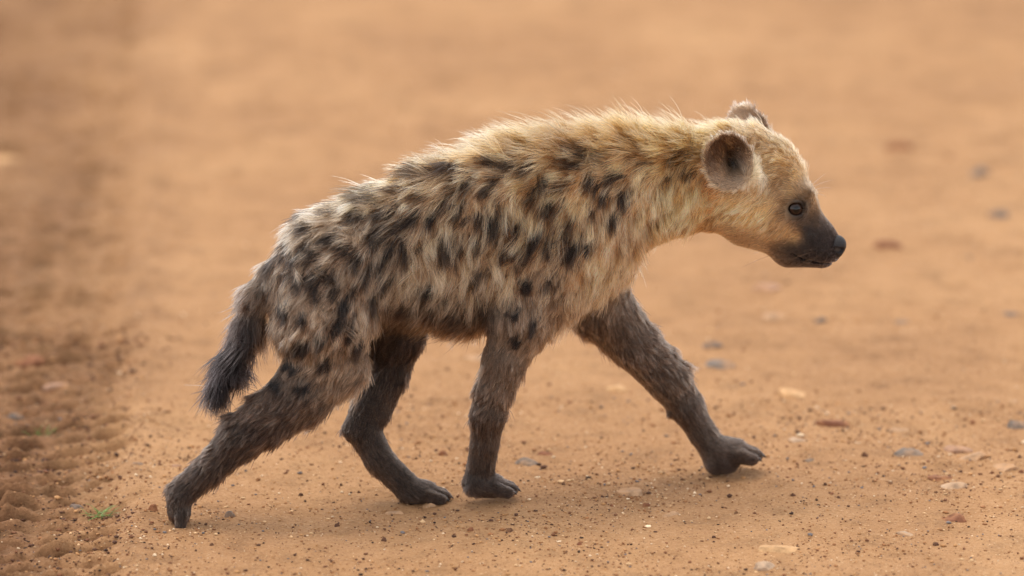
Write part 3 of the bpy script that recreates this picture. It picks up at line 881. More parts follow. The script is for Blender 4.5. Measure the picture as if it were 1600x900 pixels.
# denser where the hair is short
tl = vl[T[:, 0]]
dens = np.clip(.018 / np.maximum(tl, .002), .75, 5.0)
dens = dens * np.where((px_of(V[T[:, 0]]) < 412) & (V[T[:, 0], 2] > .13) & (V[T[:, 0], 2] < .30), 3.0, 1.0)
def grow(N, layer, rng):
    pr = area * dens; pr = pr / pr.sum()
    ti = rng.choice(len(T), N, p=pr)
    r1 = np.sqrt(rng.random(N)); r2 = rng.random(N)
    R = A_[ti] * (1 - r1)[:, None] + B_[ti] * (r1 * (1 - r2))[:, None] + C_[ti] * (r1 * r2)[:, None]
    n = normalF(R)
    col, ln, lf, fl, ear = attrs(R, n)
    # bare skin: eyes, nose leather, pads, ear canal
    bare = np.zeros(N, bool)
    for c, out in EYE:
        q = R - (c + out * .0095)
        bare |= np.linalg.norm(q, axis=1) < .0120
    nose_c = hp(1309, 385, 0)
    bare |= np.linalg.norm(R - nose_c, axis=1) < .0125
    for e in ears:
        a, b, c = e.loc(R)
        can = (((a - .008) / .007) ** 2 + ((b + .006) / .013) ** 2 < 1) & (c > -.04) & (c < .006) & (np.sum(n * e.n, 1) > -.2)
        bare |= can & (rng.random(N) < .8)
    k = ~bare
    R, n, col, ln, lf, fl, ear = R[k], n[k], col[k], ln[k], lf[k], fl[k], ear[k]
    N = len(R)
    pxv = px_of(R)
    pz = R[:, 2]
    # limbs: slightly longer, looser hair than the joint table gives
    limbf = (pz < .17) & (ear == 0)
    lk = smoothstep(.007, .012, ln)
    ln = np.where(limbf, ln * (1.18 + .17 * lk), ln * np.where(ln > .018, 1.15, 1.0)); lf = np.where(limbf, lf * (1.4 + .1 * lk), lf)
    under = smoothstep(-.2, -.7, n[:, 2]) * smoothstep(930, 1000, pxv)
    ln = ln * (1 - .55 * under)
    # side factor: hair over the spine lies back, over the flanks hangs down
    topness = smoothstep(.25, .85, n[:, 2])
    istrunk = (ln > .0195) & (pz > .16) & (pxv > 455)
    tb = np.where(istrunk, topness, 0)
    fl = unit(fl) + (BK * 1.6 + UP * .45) * tb[:, None]
    # mane from the rump to the ears
    mane = (.35 * smoothstep(500, 640, pxv) + .65 * smoothstep(760, 900, pxv)) * smoothstep(1215, 1130, pxv) * smoothstep(.45, .95, n[:, 2]) * (ln > .012)
    lf = lf + mane * .5 * (0.65 + .7 * np.abs(vnoise3(R * 28, 61)))
    ln = ln * (1 + .55 * mane)
    fl = fl + mane[:, None] * UP * .5
    # rump and tail root: the coat falls in behind the thigh
    back = smoothstep(500, 450, pxv) * (pz > .25)
    fl = fl - UP * (1.4 * back)[:, None]; lf = lf * (1 - .5 * back)
    # combing noise
    nz = np.stack([vnoise3(R * 34, 71), vnoise3(R * 34, 72), vnoise3(R * 34, 73)], 1)
    nz2 = np.stack([vnoise3(R * 90, 74), vnoise3(R * 90, 75), vnoise3(R * 90, 76)], 1)
    longf = smoothstep(.006, .024, ln)
    fl = unit(fl) + nz * (.12 + .40 * longf)[:, None] + nz2 * (.08 + .16 * longf)[:, None]
    tg = unit(fl - n * np.sum(fl * n, 1)[:, None])
    # locks: each hair belongs to a fine lock, each fine lock to a coarse one
    def nearest(nc, pts_):
        ci = rng.choice(N, nc, replace=False)
        kd = KDTree(nc)
        for q, i in enumerate(ci): kd.insert(R[i], q)
        kd.balance()
        return ci, np.fromiter((kd.find(p)[1] for p in pts_), int, len(pts_))
    if layer == 'guard':
        ci, cid = nearest(11000, R)
        cc, ccid = nearest(2600, R[ci])
        croot = R[ci][cid]; c2root = R[cc][ccid][cid]
        crnd = rng.random(len(ci)); crnd = (.65 * crnd + .35 * rng.random(len(cc))[ccid])[cid]
        cvec = (rng.normal(0, 1, (len(ci), 3)) * .22 + rng.normal(0, 1, (len(cc), 3))[ccid] * .20)[cid]
        clen = np.exp(rng.normal(0, .16, len(ci)) + rng.normal(0, .10, len(cc))[ccid])[cid]
        clift = np.exp(rng.normal(0, .30, len(ci)))[cid]
        tg = unit(tg + cvec * (.25 + .75 * longf)[:, None]); tg = unit(tg - n * np.sum(tg * n, 1)[:, None])
    else:
        crnd = .5 + .5 * vnoise3(R * 120, 88); clen = 1.0; clift = 1.0
    L = ln * rng.uniform(.70, 1.10, N) * (1.0 if layer == 'guard' else .6) * clen
    stray = rng.random(N) < (.016 if layer == 'guard' else 0)
    L = np.where(stray, L * 1.25, L)
    lift = np.clip(lf * rng.uniform(.7, 1.35, N) * clift + np.where(stray, .25, 0), .04, 1.35)
    if layer != 'guard': lift = np.clip(lift * 1.35, .05, 1.3)
    K = 6
    sarr = np.linspace(0, 1, K)
    pts = np.zeros((N, K, 3))
    pts[:, 0] = R - n * .0006
    grav = np.array([0, 0, -1.0])
    rnd = rng.normal(0, 1, (N, 3))
    ph = rng.random(N) * 6.28
    bin_ = np.cross(n, tg)
    for i in range(1, K):
        s = (i - .5) / (K - 1)
        ang = lift * (1.15 - .75 * s)
        d = tg * np.cos(ang)[:, None] + n * np.sin(ang)[:, None]
        d = d + grav * (.30 * s * longf * (1 - .8 * np.clip(mane, 0, 1)))[:, None] + rnd * (.05 + .10 * longf * s)[:, None]
        d = d + bin_ * (np.sin(ph * .25 + crnd * 9 + s * 5.0) * .20 * longf)[:, None]
        d = unit(d)
        pts[:, i] = pts[:, i - 1] + d * (L / (K - 1))[:, None]
    if layer == 'guard':
        # pull tips together into locks
        for i in range(1, K):
            s = sarr[i]
            own = pts[:, i] - R
            st = np.where(stray, .15, 1) * smoothstep(.007, .020, ln) * np.where((pxv < 418) & (pz > .13) & (pz < .29), .45, 1.0)
            w = .80 * s ** 1.1 * st; w2 = .26 * s ** 1.6 * st
            tgt = croot * (1 - w2)[:, None] + c2root * w2[:, None]
            pts[:, i] = pts[:, i] * (1 - w)[:, None] + (tgt + own) * w[:, None]
    # keep the hair outside the skin
    for i in range(1, K):
        d = sampleF(pts[:, i])
        push = np.clip(.0005 + .0012 * sarr[i] - d, 0, .006)
        pts[:, i] += n * push[:, None]
    midp = pts[:, K // 2 + 1]
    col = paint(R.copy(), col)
    sm = np.maximum(spotmask(midp), .95 * spotmask(pts[:, K - 1] * .6 + pts[:, K - 2] * .4)) * smoothstep(.005, .010, ln)
    # strand variation
    lum = np.exp(rng.normal(0, .34, N)) * np.exp((crnd - .5) * 1.7 * (.35 + .65 * longf))
    lum = lum * np.exp(.16 * vnoise3(R * 45, 95))
    c = col * lum[:, None]
    # dark legs carry scattered paler brown hairs
    lgt = (rng.random(N) < .22) & limbf & (col[:, 1] < .12)
    c[lgt] = c[lgt] + srgb(112, 90, 72) * .55
    # some dark guard hairs through the coat
    dark = (rng.random(N) < .06 * longf + .03 + .10 * ((pxv > 1190) & (ln > .004)))
    c[dark] *= .42
    c[stray] *= .45
    sb = np.clip(sm * 1.15, 0, 1)
    sc_ = BLACK * np.exp(rng.normal(0, .25, N))[:, None]
    c = c * (1 - .97 * sb[:, None]) + sc_ * .97 * sb[:, None]
    # ears: darker inside, pale fringe on the rim
    for e in ears:
        a, b, cc_ = e.loc(R)
        rho = np.sqrt((a / e.A) ** 2 + (b / e.B) ** 2)
        on = (ear > 0) & (np.abs(cc_) < .05) & (rho < 1.4)
        rim = on & (rho > .92)
        inner = on & (np.sum(n * e.n, 1) > -.25) & ~rim
        low = smoothstep(.01, -.025, b)
        ic = srgb(84, 67, 55)[None] * (1 - low)[:, None] + srgb(156, 132, 110)[None] * low[:, None]
        dk = np.exp(-(((a - .006 - .25 * b) / .0085) ** 2 + ((b + .001) / .019) ** 2))  # shade of the canal put into the hair colour
        ic = ic * (1 - .94 * dk)[:, None] * np.exp(rng.normal(0, .38, N))[:, None]
        c[inner] = ic[inner]
        c[rim] = srgb(214, 184, 146) * np.exp(rng.normal(0, .12, rim.sum()))[:, None]
        c[on & ~rim & ~inner] = srgb(122, 98, 78) * np.exp(rng.normal(0, .2, (on & ~rim & ~inner).sum()))[:, None]
    # tip paler on the light coat; root darkened in colour for shade between locks
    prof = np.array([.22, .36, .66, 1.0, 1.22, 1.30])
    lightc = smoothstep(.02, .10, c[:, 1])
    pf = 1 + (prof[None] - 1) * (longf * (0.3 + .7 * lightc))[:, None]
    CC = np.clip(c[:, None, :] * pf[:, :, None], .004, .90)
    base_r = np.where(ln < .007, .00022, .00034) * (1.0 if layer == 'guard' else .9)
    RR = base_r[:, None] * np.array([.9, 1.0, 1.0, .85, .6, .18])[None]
    return pts, CC, RR

print('grow', time.time() - T0)
P1, C1, R1 = grow(240000, 'guard', np.random.default_rng(11))
P2, C2, R2 = grow(110000, 'under', np.random.default_rng(12))
FP = np.concatenate([P1, P2]); FC = np.concatenate([C1, C2]); FR = np.concatenate([R1, R2])
print('grown', len(FP), time.time() - T0)

def hair_material():
    nt = NT('hyena_hair')
    at = nt.n('ShaderNodeAttribute', attribute_name='hair_colour')
    h = nt.n('ShaderNodeBsdfHairPrincipled')
    h.model = 'CHIANG'; h.parametrization = 'COLOR'
    nt.l(at.outputs['Color'], h.inputs['Color'])
    h.inputs['IOR'].default_value = 1.27
    h.inputs['Roughness'].default_value = .40
    h.inputs['Radial Roughness'].default_value = .55
    h.inputs['Coat'].default_value = 0.0
    nt.l(h.outputs[0], nt.out.inputs[0])
    return nt.m

def curves_obj(name, P, C, R, mat, parent):
    n, K = P.shape[:2]
    hc = bpy.data.hair_curves.new(name)
    hc.add_curves([K] * n)
    hc.attributes['position'].data.foreach_set('vector', P.astype(np.float32).ravel())
    ra = hc.attributes.get('radius') or hc.attributes.new('radius', 'FLOAT', 'POINT')
    ra.data.foreach_set('value', R.astype(np.float32).ravel())
    co = hc.attributes.new('hair_colour', 'FLOAT_COLOR', 'POINT')
    co.data.foreach_set('color', np.concatenate([C, np.ones((n, K, 1))], 2).astype(np.float32).ravel())
    hc.materials.append(mat)
    o = bpy.data.objects.new(name, hc)
    scn.collection.objects.link(o)
    o.parent = parent
    return o
hair_mat = hair_material()
fur = curves_obj('fur', FP, FC, FR, hair_mat, hyena)
tag(fur, kind='stuff')
print('fur', time.time() - T0)

# ------------------------------------------------------------------ whiskers
wr = np.random.default_rng(5)
wp = []
for sgn in (-1, 1):
    for px, py, dx, dz, ln in [(1290, 393, -.35, -.10, .030), (1284, 398, -.5, -.25, .032), (1278, 392, -.6, -.05, .034), (1272, 400, -.7, -.4, .036), (1282, 388, -.4, .1, .028),
                               (1268, 394, -.9, -.2, .034), (1294, 398, -.1, -.4, .022), (1212, 396, -1.0, -.28, .040), (1262, 298, .55, .5, .030), (1266, 300, .8, .35, .030), (1270, 302, 1.0, .2, .026)]:
        p0, ok = hit([(px, py)], .0)
        if not ok[0]: continue
        p0 = p0[0]
        if sgn > 0: p0 = hmirror(p0)
        d = unit(HF * dx + UP * dz + HL * (.5 if sgn < 0 else -.5))
        pl = [p0 + d * ln * t + UP * (-.006 * t * t) + -HF * (.004 * t * t) for t in np.linspace(0, 1, 6)]
        wp.append(pl)
wp = np.array(wp)
wh = curves_obj('whiskers', wp, np.broadcast_to(srgb(70, 56, 46), wp.shape), np.broadcast_to(np.array([.00022, .0002, .00018, .00015, .0001, .00004]), wp.shape[:2]), hair_mat, hyena)
tag(wh, kind='stuff')

# ------------------------------------------------------------------ eyes, nose, claws
def eye_material():
    nt = NT('eye')
    tc = nt.n('ShaderNodeTexCoord')
    sep = nt.n('ShaderNodeSeparateXYZ'); nt.l(tc.outputs['Object'], sep.inputs[0])
    r = nt.n('ShaderNodeVectorMath', operation='LENGTH')
    cmb = nt.n('ShaderNodeCombineXYZ'); nt.l(sep.outputs[0], cmb.inputs[0]); nt.l(sep.outputs[1], cmb.inputs[1]); nt.l(cmb.outputs[0], r.inputs[0])
    dv = nt.n('ShaderNodeMath', operation='DIVIDE'); dv.inputs[1].default_value = R_EYE
    nt.l(r.outputs['Value'], dv.inputs[0])
    col = ramp(nt, dv.outputs[0], [(0.0, srgb(8, 6, 6)), (0.30, srgb(10, 8, 8)), (0.38, srgb(34, 20, 14)), (0.60, srgb(44, 27, 18)), (0.72, srgb(14, 11, 10)), (0.9, srgb(22, 18, 17))])
    bs = nt.n('ShaderNodeBsdfPrincipled'); nt.l(col, bs.inputs['Base Color'])
    bs.inputs['Roughness'].default_value = .05; bs.inputs['Specular IOR Level'].default_value = .32
    nt.l(bs.outputs[0], nt.out.inputs[0])
    return nt.m
em = eye_material()
def uv_sphere(nu=32, nv=20):
    v = []; f = []
    for j in range(nv + 1):
        th = math.pi * j / nv
        for i in range(nu):
            a = 2 * math.pi * i / nu
            v.append((math.sin(th) * math.cos(a), math.sin(th) * math.sin(a), math.cos(th)))
    for j in range(nv):
        for i in range(nu):
            f.append((j * nu + i, (j + 1) * nu + i, (j + 1) * nu + (i + 1) % nu, j * nu + (i + 1) % nu))
    return np.array(v), np.array(f)
sv, sf = uv_sphere()
for c, out in EYE:
    vv = sv * R_EYE
    vv[:, 2] += .0012 * np.exp(-((vv[:, 0] ** 2 + vv[:, 1] ** 2) / (.0055 ** 2))) * (vv[:, 2] > 0)
    o = mesh_obj('eye', vv, sf, em)
    o.parent = hyena
    o.location = c
    o.rotation_euler = Vector(out).to_track_quat('Z', 'Y').to_euler()

def plain(name, col, rough=.5, spec=.4, bump=0, scale=300):
    nt = NT(name)
    bs = nt.n('ShaderNodeBsdfPrincipled')
    bs.inputs['Roughness'].default_value = rough; bs.inputs['Specular IOR Level'].default_value = spec
    geo = nt.n('ShaderNodeNewGeometry')
    ns = nt.n('ShaderNodeTexNoise'); ns.inputs['Scale'].default_value = scale; ns.inputs['Detail'].default_value = 5
    nt.l(geo.outputs['Position'], ns.inputs['Vector'])
    nt.l(ramp(nt, ns.outputs['Fac'], [(.3, col * .65), (.7, col * 1.3)]), bs.inputs['Base Color'])
    if bump:
        bp = nt.n('ShaderNodeBump'); bp.inputs['Strength'].default_value = bump; bp.inputs['Distance'].default_value = .0012
        nt.l(ns.outputs['Fac'], bp.inputs['Height']); nt.l(bp.outputs[0], bs.inputs['Normal'])
    nt.l(bs.outputs[0], nt.out.inputs[0])
    return nt.m
# nose leather with nostrils
nc = hp(1309, 385, 0)
HN = .0008
nlo, nhi = nc - .024, nc + .024
nn = np.ceil((nhi - nlo) / HN).astype(int) + 1
nax = [nlo[i] + HN * np.arange(nn[i]) for i in range(3)]
g = np.stack(np.meshgrid(*nax, indexing='ij'), -1)
nf = Pr(hp(1309, 382, -.0055), hp(1309, 382, .0055), m(11.5), m(11.5))(g)
nf = smin(nf, Pr(hp(1305, 394, -.004), hp(1305, 394, .004), m(10.5), m(10.5))(g), .007)
nf = smin(nf, Pr(hp(1296, 382, 0), hp(1306, 382, 0), m(15), m(14))(g), .007)
for sgn in (-1, 1):
    nf = smin(nf, Pr(hp(1301, 387, sgn * .0095), hp(1309, 385, sgn * .0080), m(8), m(8))(g), .004)
    cut = Pr(hp(1314, 391, sgn * .0105), hp(1302, 389, sgn * .0175), m(5.2), m(2.8))(g)
    nf = -smin(-nf, cut, .0012)
nv_, nq = surface_nets(nf.astype(np.float32), nax)
mesh_obj('nose', nv_, nq, plain('nose_leather', srgb(34, 30, 31), .6, .28, .7, 900), hyena)

claw_mat = plain('claw_horn', srgb(38, 31, 28), .4, .5)
for base, d, ln, r in claws:
    s1 = unit(np.cross(d, UP + .01)); s2 = np.cross(d, s1)
    vv = []; ff = []
    for j, t in enumerate((0, .35, .7, 1.0)):
        rr = r * (1 - t) ** .7 + .0002
        ctr = base - d * .004 + d * ln * t + np.array([0, 0, -1]) * ln * .22 * t * t
        for i in range(8):
            a = 2 * math.pi * i / 8
            vv.append(ctr + s1 * math.cos(a) * rr * .7 + s2 * math.sin(a) * rr)
    for j in range(3):
        for i in range(8):
            ff.append((j * 8 + i, j * 8 + (i + 1) % 8, (j + 1) * 8 + (i + 1) % 8, (j + 1) * 8 + i))
    mesh_obj('claw', vv, ff, claw_mat, hyena)
print('parts', time.time() - T0)

# ------------------------------------------------------------------ stones
def ico(sub=3):
    import bmesh
    bm = bmesh.new(); bmesh.ops.create_icosphere(bm, subdivisions=sub, radius=1.0)
    v = np.array([x.co[:] for x in bm.verts]); f = np.array([[x.index for x in q.verts] for q in bm.faces]); bm.free()
    return v, f
IV, IF = ico(4)
def stone_material(name, col, dust=.35):
    nt = NT(name)
    geo = nt.n('ShaderNodeNewGeometry')
    bs = nt.n('ShaderNodeBsdfPrincipled'); bs.inputs['Roughness'].default_value = .9; bs.inputs['Specular IOR Level'].default_value = .2
    n1 = nt.n('ShaderNodeTexNoise'); n1.inputs['Scale'].default_value = 90; n1.inputs['Detail'].default_value = 6; n1.inputs['Roughness'].default_value = .65
    nt.l(geo.outputs['Position'], n1.inputs['Vector'])
    c1 = ramp(nt, n1.outputs['Fac'], [(.28, col * .55), (.5, col), (.75, np.minimum(col * 1.45, .9))])
    n2 = nt.n('ShaderNodeTexNoise'); n2.inputs['Scale'].default_value = 45; n2.inputs['Detail'].default_value = 5
    nt.l(geo.outputs['Position'], n2.inputs['Vector'])
    msk = nt.n('ShaderNodeMapRange'); msk.inputs[1].default_value = .45; msk.inputs[2].default_value = .65; msk.inputs[4].default_value = dust
    nt.l(n2.outputs['Fac'], msk.inputs[0])
    mx = nt.n('ShaderNodeMixRGB'); nt.l(msk.outputs[0], mx.inputs[0]); nt.l(c1, mx.inputs[1]); mx.inputs[2].default_value = rgba(srgb(178, 130, 84))
    nt.l(mx.outputs[0], bs.inputs['Base Color'])
    bp = nt.n('ShaderNodeBump'); bp.inputs['Strength'].default_value = .6; bp.inputs['Distance'].default_value = .0015
    n3 = nt.n('ShaderNodeTexNoise'); n3.inputs['Scale'].default_value = 350; n3.inputs['Detail'].default_value = 5
    nt.l(geo.outputs['Position'], n3.inputs['Vector']); nt.l(n3.outputs['Fac'], bp.inputs['Height']); nt.l(bp.outputs[0], bs.inputs['Normal'])
    nt.l(bs.outputs[0], nt.out.inputs[0])
    return nt.m
SM = {k: stone_material('stone_' + k, c, d) for k, c, d in [
    ('grey', srgb(122, 108, 97), .5), ('slate', srgb(104, 94, 88), .5), ('tan', srgb(172, 136, 104), .5), ('pale', srgb(176, 148, 122), .45),
    ('rust', srgb(122, 78, 56), .35), ('dark', srgb(84, 56, 42), .25), ('cream', srgb(188, 148, 106), .4), ('pink', srgb(160, 124, 100), .5)]}
srng = np.random.default_rng(21)
def stone(name, px, py, w_px, h_px, mat, label, group=None, facet=.5, cat='stone', flat=None):
    p = G(px, py)
    sc = (p[1] - CAM[1]) * math.cos(PITCH) / DIST / math.cos(PITCH) ** 0
    sc = np.dot(p - CAM, FWD) / DIST
    a = .5 * w_px * MPP * sc
    hpx = h_px * MPP * sc                  # apparent height = height*cos + depth*sin
    b = a * srng.uniform(.65, .95)
    h = max((hpx - 2 * b * math.sin(PITCH) * .75) / math.cos(PITCH), a * .42)
    v = IV.copy()
    # cut facets
    for _ in range(9):
        d = unit(srng.normal(0, 1, 3)); lim = srng.uniform(.55, .85)
        ex = np.maximum(v @ d - lim, 0)
        v = v - d * ex[:, None] * .95 * facet * 1.6 if facet < .62 else v - d * ex[:, None]
    v = v * (1 + .10 * vnoise3(v * 1.7 + srng.random(3) * 50, 3) + .05 * vnoise3(v * 4.5 + srng.random(3) * 50, 4))[:, None]
    v = v + .025 * np.stack([vnoise3(v * 9 + 7, 5), vnoise3(v * 9 + 3, 6), vnoise3(v * 9 + 1, 8)], 1)
    v[:, 2] = np.where(v[:, 2] > 0, v[:, 2], v[:, 2] * .8)
    ext = np.abs(v[:, 0]).max()
    v = v / ext * np.array([a, b, h])
    # shear for a tilted bed, turn a little
    v[:, 2] += v[:, 0] * srng.uniform(-.15, .15)
    r = srng.uniform(-.35, .35)
    v[:, :2] = v[:, :2] @ np.array([[math.cos(r), -math.sin(r)], [math.sin(r), math.cos(r)]])
    z = float(ground_z(np.array([p[0]]), np.array([p[1]]))[0])
    o = mesh_obj(name, v, IF, SM[mat])
    o.location = (p[0], p[1], z - h * .32)
    tag(o, label, cat, group)
    return o
STONES = [
    (1420, 710, 58, 24, 'grey', 'rounded grey stone lying beside a tan wedge stone on the dirt'),
    (1514, 718, 62, 24, 'tan', 'flat tan wedge stone lying right of the rounded grey stone'),
    (1500, 704, 50, 14, 'pink', 'low pinkish stone half buried behind the flat tan wedge stone'),
    (1568, 733, 48, 14, 'tan', 'small low tan stone in front of the flat tan wedge stone'),
    (1487, 762, 56, 18, 'pale', 'pale angular stone with a pointed top on open dirt'),
    (1470, 745, 46, 10, 'rust', 'thin rusty flake stone just behind the pale angular stone'),
    (1301, 662, 62, 16, 'rust', 'long flat reddish brown stone on the dirt ahead of the raised paw'),
    (1250, 690, 38, 12, 'pale', 'flat pale grey chip stone closest ahead of the raised paw'),
    (1593, 668, 40, 24, 'grey', 'round pale grey stone at the dirt by the small brown pebbles'),
    (1200, 452, 54, 26, 'pink', 'pinkish stone lying on the dirt beneath the chin of the hyena'),
    (1217, 495, 56, 18, 'tan', 'flat tan stone between the pinkish stone and grey chips'),
    (1281, 503, 24, 14, 'slate', 'small slate grey stone beside the flat tan stone'),
    (1107, 543, 46, 16, 'slate', 'flat slate stone behind the forearm of the raised leg'),
    (1126, 570, 64, 16, 'grey', 'long low grey stone in front of the flat slate stone'),
    (984, 772, 54, 22, 'tan', 'dusty tan stone lying near the front paw that is planted'),
    (852, 709, 42, 12, 'rust', 'thin reddish brown flake stone behind the planted front paw'),
    (827, 724, 46, 14, 'grey', 'flat grey stone in front of the reddish flake, behind the planted paw'),
    (617, 802, 32, 12, 'tan', 'small brownish tan stone in front of the planted hind paw'),
    (668, 791, 30, 12, 'tan', 'tan stone touching the toes of the planted hind paw'),
    (24, 637, 30, 20, 'slate', 'blue grey round stone lying in the dark wheel track'),
    (45, 552, 56, 14, 'rust', 'dark reddish flat stone lying in the wheel track behind a pinkish slab'),
    (85, 590, 50, 14, 'pink', 'pale pinkish slab lying across the wheel track'),
    (1046, 805, 34, 16, 'tan', 'small tan stone in front of the dusty tan stone'),
    (1196, 888, 46, 22, 'pale', 'pale rounded stone in front of the long thin cream slab'),
    (1212, 858, 84, 9, 'cream', 'long thin cream slab flush with the dirt beside a pale rounded stone'),
    (1561, 338, 44, 22, 'slate', 'bluish grey stone on the road beyond the low reddish stone'),
    (1530, 272, 40, 22, 'grey', 'warm grey stone up the road behind the bluish grey stone'),
    (1405, 230, 50, 16, 'rust', 'flat brown stone farthest up the road beyond the hyena head'),
    (1380, 386, 66, 20, 'rust', 'low reddish stone on the dirt level with the nose of the hyena'),
    (1236, 617, 62, 10, 'cream', 'long yellowish cream slab flush with the dirt behind the reddish stone'),
    (968, 608, 54, 12, 'cream', 'yellowish flat slab seen just behind the forearm of the raised leg'),
    (1410, 503, 32, 12, 'grey', 'grey low stone alone on the dirt behind the rounded grey stone'),
    (1580, 492, 36, 12, 'slate', 'dark grey low stone behind the round pale grey stone'),
    (742, 562, 44, 12, 'pale', 'pale orange flat stone on the dirt seen under the belly'),
    (1412, 834, 40, 8, 'pale', 'thin pale flake stone in front of a thin brown flake stone'),
    (1490, 810, 46, 8, 'rust', 'thin brown flake stone in front of the pale angular stone'),
    (1408, 672, 44, 12, 'tan', 'low tan stone behind the rounded grey stone'),
    (1265, 719, 20, 8, 'grey', 'small grey chip in front of the flat pale chip stone'),
    (20, 236, 90, 20, 'cream', 'pale straw coloured slab far up the wheel track'),
    (128, 818, 19, 12, 'cream', 'cream pebble beside the grass tuft in the wheel track'),
    (276, 729, 18, 11, 'pink', 'pinkish white pebble behind the trailing hind paw'),
    (237, 803, 20, 15, 'rust', 'brown pebble right behind the heel of the trailing hind paw'),
    (358, 809, 22, 15, 'slate', 'two tone grey pebble in front of the trailing hind paw'),
    (215, 728, 20, 9, 'grey', 'grey flat pebble left of the pinkish white pebble'),
    (65, 756, 24, 10, 'grey', 'grey pebble embedded in the middle of the tread marks'),
    (120, 780, 24, 11, 'slate', 'slate pebble embedded left of the grass tuft'),
    (693, 711, 18, 12, 'rust', 'dark red clod between the hind and front paws'),
]
for px, py, w, h, mt, lb in STONES:
    big = w > 24
    stone('stone' if big else 'pebble', px, py, w, h, mt, lb, cat='stone' if big else 'pebble', facet=.7 if mt in ('pale', 'tan', 'rust') else .5)
CL = [(1350, 714, 16), (1010, 791, 16), (528, 820, 14), (795, 831, 17), (1240, 776, 12), (1299, 773, 11), (1391, 755, 10), (1310, 778, 9), (1463, 772, 10), (1595, 738, 14), (1594, 716, 10),
      (1290, 760, 10), (1066, 750, 11), (735, 828, 15), (560, 770, 10), (470, 775, 11), (1560, 745, 10), (955, 790, 10), (440, 720, 10), (330, 690, 11), (1150, 800, 10), (1520, 660, 12), (1380, 640, 12), (1265, 640, 10), (1462, 850, 14), (905, 850, 12), (1115, 842, 11), (600, 845, 12), (330, 852, 12), (480, 700, 10), (890, 735, 9)]
for i, (px, py, w) in enumerate(CL):
    stone('clod', px, py, w * .85, w * .68, ['dark', 'rust', 'dark', 'dark'][i % 4], 'small dark brown clod of earth lying loose on the pale dirt', 'dark clods scattered on the dirt', .5, 'clod')
print('stones', time.time() - T0)

# loose grit: too many and too small to pick apart
def grit():
    r = np.random.default_rng(33)
    n1 = 34000; n2 = 14000
    x = np.concatenate([r.uniform(-.85, .85, n1), r.uniform(-1.0, 1.0, n2)])
    y = np.concatenate([r.uniform(-.5, .5, n1), r.uniform(.4, 2.6, n2)])
    # grit gathers in drifts
    k = r.random(len(x)) < .35 + .65 * smoothstep(-.25, .35, fbm2(x * 5, y * 4, 3, 66))
    x, y = x[k], y[k]
    nt_ = 9000                                   # crumbs of turned soil in the wheel track
    ty = r.uniform(-.5, .9, nt_); tx = track_edge(ty) - r.uniform(0, .34, nt_) + np.abs(r.normal(0, .05, nt_)) * (r.random(nt_) < .4)
    ok = r.random(nt_) < .25 + .75 * smoothstep(-.2, .3, fbm2(tx * 9, ty * 7, 3, 67))
    n0 = len(x); x = np.concatenate([x, tx[ok]]); y = np.concatenate([y, ty[ok]])
    n = len(x)
    z = ground_z(x, y)
    s = np.exp(r.normal(math.log(.00085), .45, n)); s = np.clip(s, .0005, .0034); s[n0:] *= 1.4
    o = np.array([[1, 0, 0], [-1, 0, 0], [0, 1, 0], [0, -1, 0], [0, 0, 1], [0, 0, -1], [.6, .6, .55], [-.6, .55, .6], [-.55, -.6, .6], [.6, -.6, .5]])
    fc = np.array([[0, 6, 9], [0, 2, 6], [2, 1, 7], [2, 7, 6], [1, 3, 8], [1, 8, 7], [3, 0, 9], [3, 9, 8], [4, 6, 7], [4, 7, 8], [4, 8, 9], [4, 9, 6], [5, 2, 0], [5, 1, 2], [5, 3, 1], [5, 0, 3]])
    v = o[None] * (1 + r.uniform(-.35, .35, (n, 10, 1)))
    a = r.random(n) * 6.28
    ca_, sa_ = np.cos(a)[:, None], np.sin(a)[:, None]
    v = np.stack([v[..., 0] * ca_ - v[..., 1] * sa_, v[..., 0] * sa_ + v[..., 1] * ca_, v[..., 2] * r.uniform(.5, .95, (n, 1))], -1)
    v = v * s[:, None, None] * np.stack([r.uniform(.8, 1.5, n), r.uniform(.8, 1.3, n), np.ones(n)], -1)[:, None]
    v = v + np.stack([x, y, z + s * .35], -1)[:, None]
    f = fc[None] + (np.arange(n) * 10)[:, None, None]
    pal = np.array([srgb(62, 44, 37), srgb(88, 60, 46), srgb(118, 78, 54), srgb(150, 104, 68), srgb(178, 132, 88), srgb(204, 166, 124), srgb(224, 196, 162), srgb(112, 104, 102)])
    ci = r.choice(8, n, p=[.05, .11, .20, .24, .19, .11, .05, .05])
    ci[n0:] = r.choice([0, 1, 1, 2, 2, 3, 4], n - n0)
    col = pal[ci] * np.exp(r.normal(0, .12, n))[:, None]
    nt = NT('grit')
    at = nt.n('ShaderNodeAttribute', attribute_name='grain_colour')
    bs = nt.n('ShaderNodeBsdfPrincipled'); bs.inputs['Roughness'].default_value = .85; bs.inputs['Specular IOR Level'].default_value = .2
    nt.l(at.outputs['Color'], bs.inputs['Base Color']); nt.l(bs.outputs[0], nt.out.inputs[0])
    ob = mesh_obj('gravel', v.reshape(-1, 3), f.reshape(-1, 3), nt.m, smooth=False)
    cc = ob.data.attributes.new('grain_colour', 'FLOAT_COLOR', 'POINT')
    cc.data.foreach_set('color', np.concatenate([np.repeat(col, 10, 0), np.ones((n * 10, 1))], 1).astype(np.float32).ravel())
    tag(ob, 'fine brown grit and sand grains strewn over the dirt', 'gravel', kind='stuff')
grit()

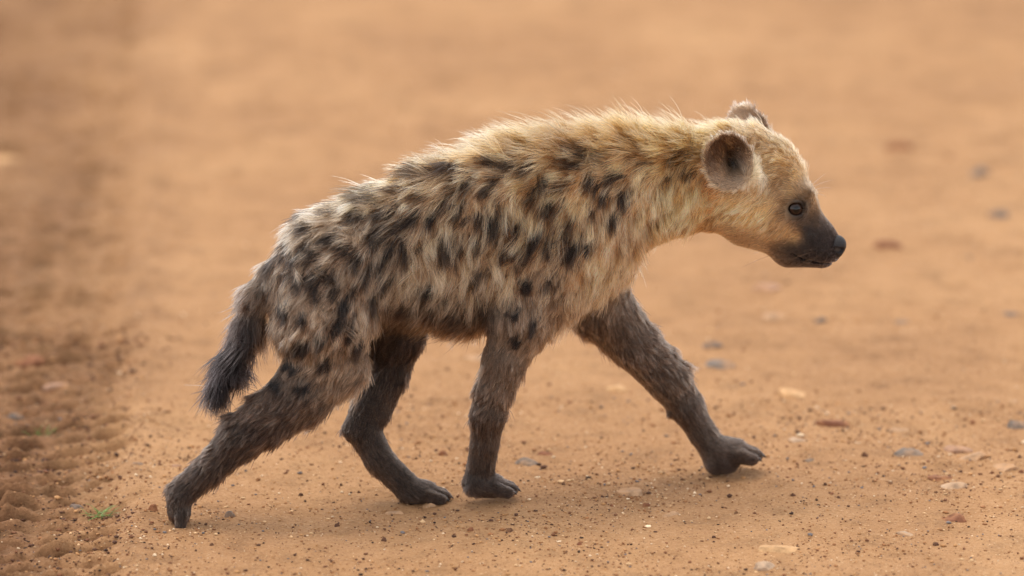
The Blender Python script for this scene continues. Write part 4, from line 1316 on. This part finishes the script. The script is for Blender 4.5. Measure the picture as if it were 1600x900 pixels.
# ------------------------------------------------------------------ grass sprouts
def grass_material():
    nt = NT('grass_blade')
    geo = nt.n('ShaderNodeNewGeometry')
    ns = nt.n('ShaderNodeTexNoise'); ns.inputs['Scale'].default_value = 120
    nt.l(geo.outputs['Position'], ns.inputs['Vector'])
    bs = nt.n('ShaderNodeBsdfPrincipled'); bs.inputs['Roughness'].default_value = .5
    nt.l(ramp(nt, ns.outputs['Fac'], [(.3, srgb(74, 104, 38)), (.7, srgb(132, 160, 70))]), bs.inputs['Base Color'])
    nt.l(bs.outputs[0], nt.out.inputs[0])
    return nt.m
gm = grass_material()
def tuft(px, py, n, ln, label, seed, spread=.012):
    r = np.random.default_rng(seed)
    p = G(px, py); z = float(ground_z(np.array([p[0]]), np.array([p[1]]))[0])
    e = bpy.data.objects.new('grass_tuft', None); scn.collection.objects.link(e); e.location = (p[0], p[1], z); e.empty_display_size = .02
    tag(e, label, 'grass tuft', 'grass sprouts in the wheel track')
    for i in range(n):
        b = np.array([r.normal(0, spread), r.normal(0, spread), -.001])
        az = r.uniform(-.9, .9) + (0 if r.random() < .55 else math.pi); el = r.uniform(.35, 1.2); L = ln * r.uniform(.6, 1.1)
        hd = np.array([math.cos(az), math.sin(az), 0]); sd = np.array([-hd[1], hd[0], 0])
        vv = []; ff = []
        for j, t in enumerate(np.linspace(0, 1, 6)):
            c = b + hd * L * t * math.cos(el) + UP * (L * (t * math.sin(el) - .28 * t * t))
            w = .0011 * (1 - t) ** .6 + .0001
            vv += [c - sd * w, c + UP * w * .35, c + sd * w, c - UP * w * .3]
        for j in range(5):
            for k in range(4):
                ff.append((j * 4 + k, j * 4 + (k + 1) % 4, j * 4 + 4 + (k + 1) % 4, j * 4 + 4 + k))
        o = mesh_obj('blade', vv, ff, gm); o.parent = e
tuft(160, 792, 20, .030, 'little green grass tuft on the edge of the wheel track near the trailing paw', 1, .006)
tuft(68, 662, 16, .028, 'green grass sprout in the wheel track near the blue grey stone', 2, .006)
tuft(94, 656, 12, .022, 'smaller of two neighbouring grass sprouts inside the wheel track', 3, .005)
print('done', time.time() - T0)
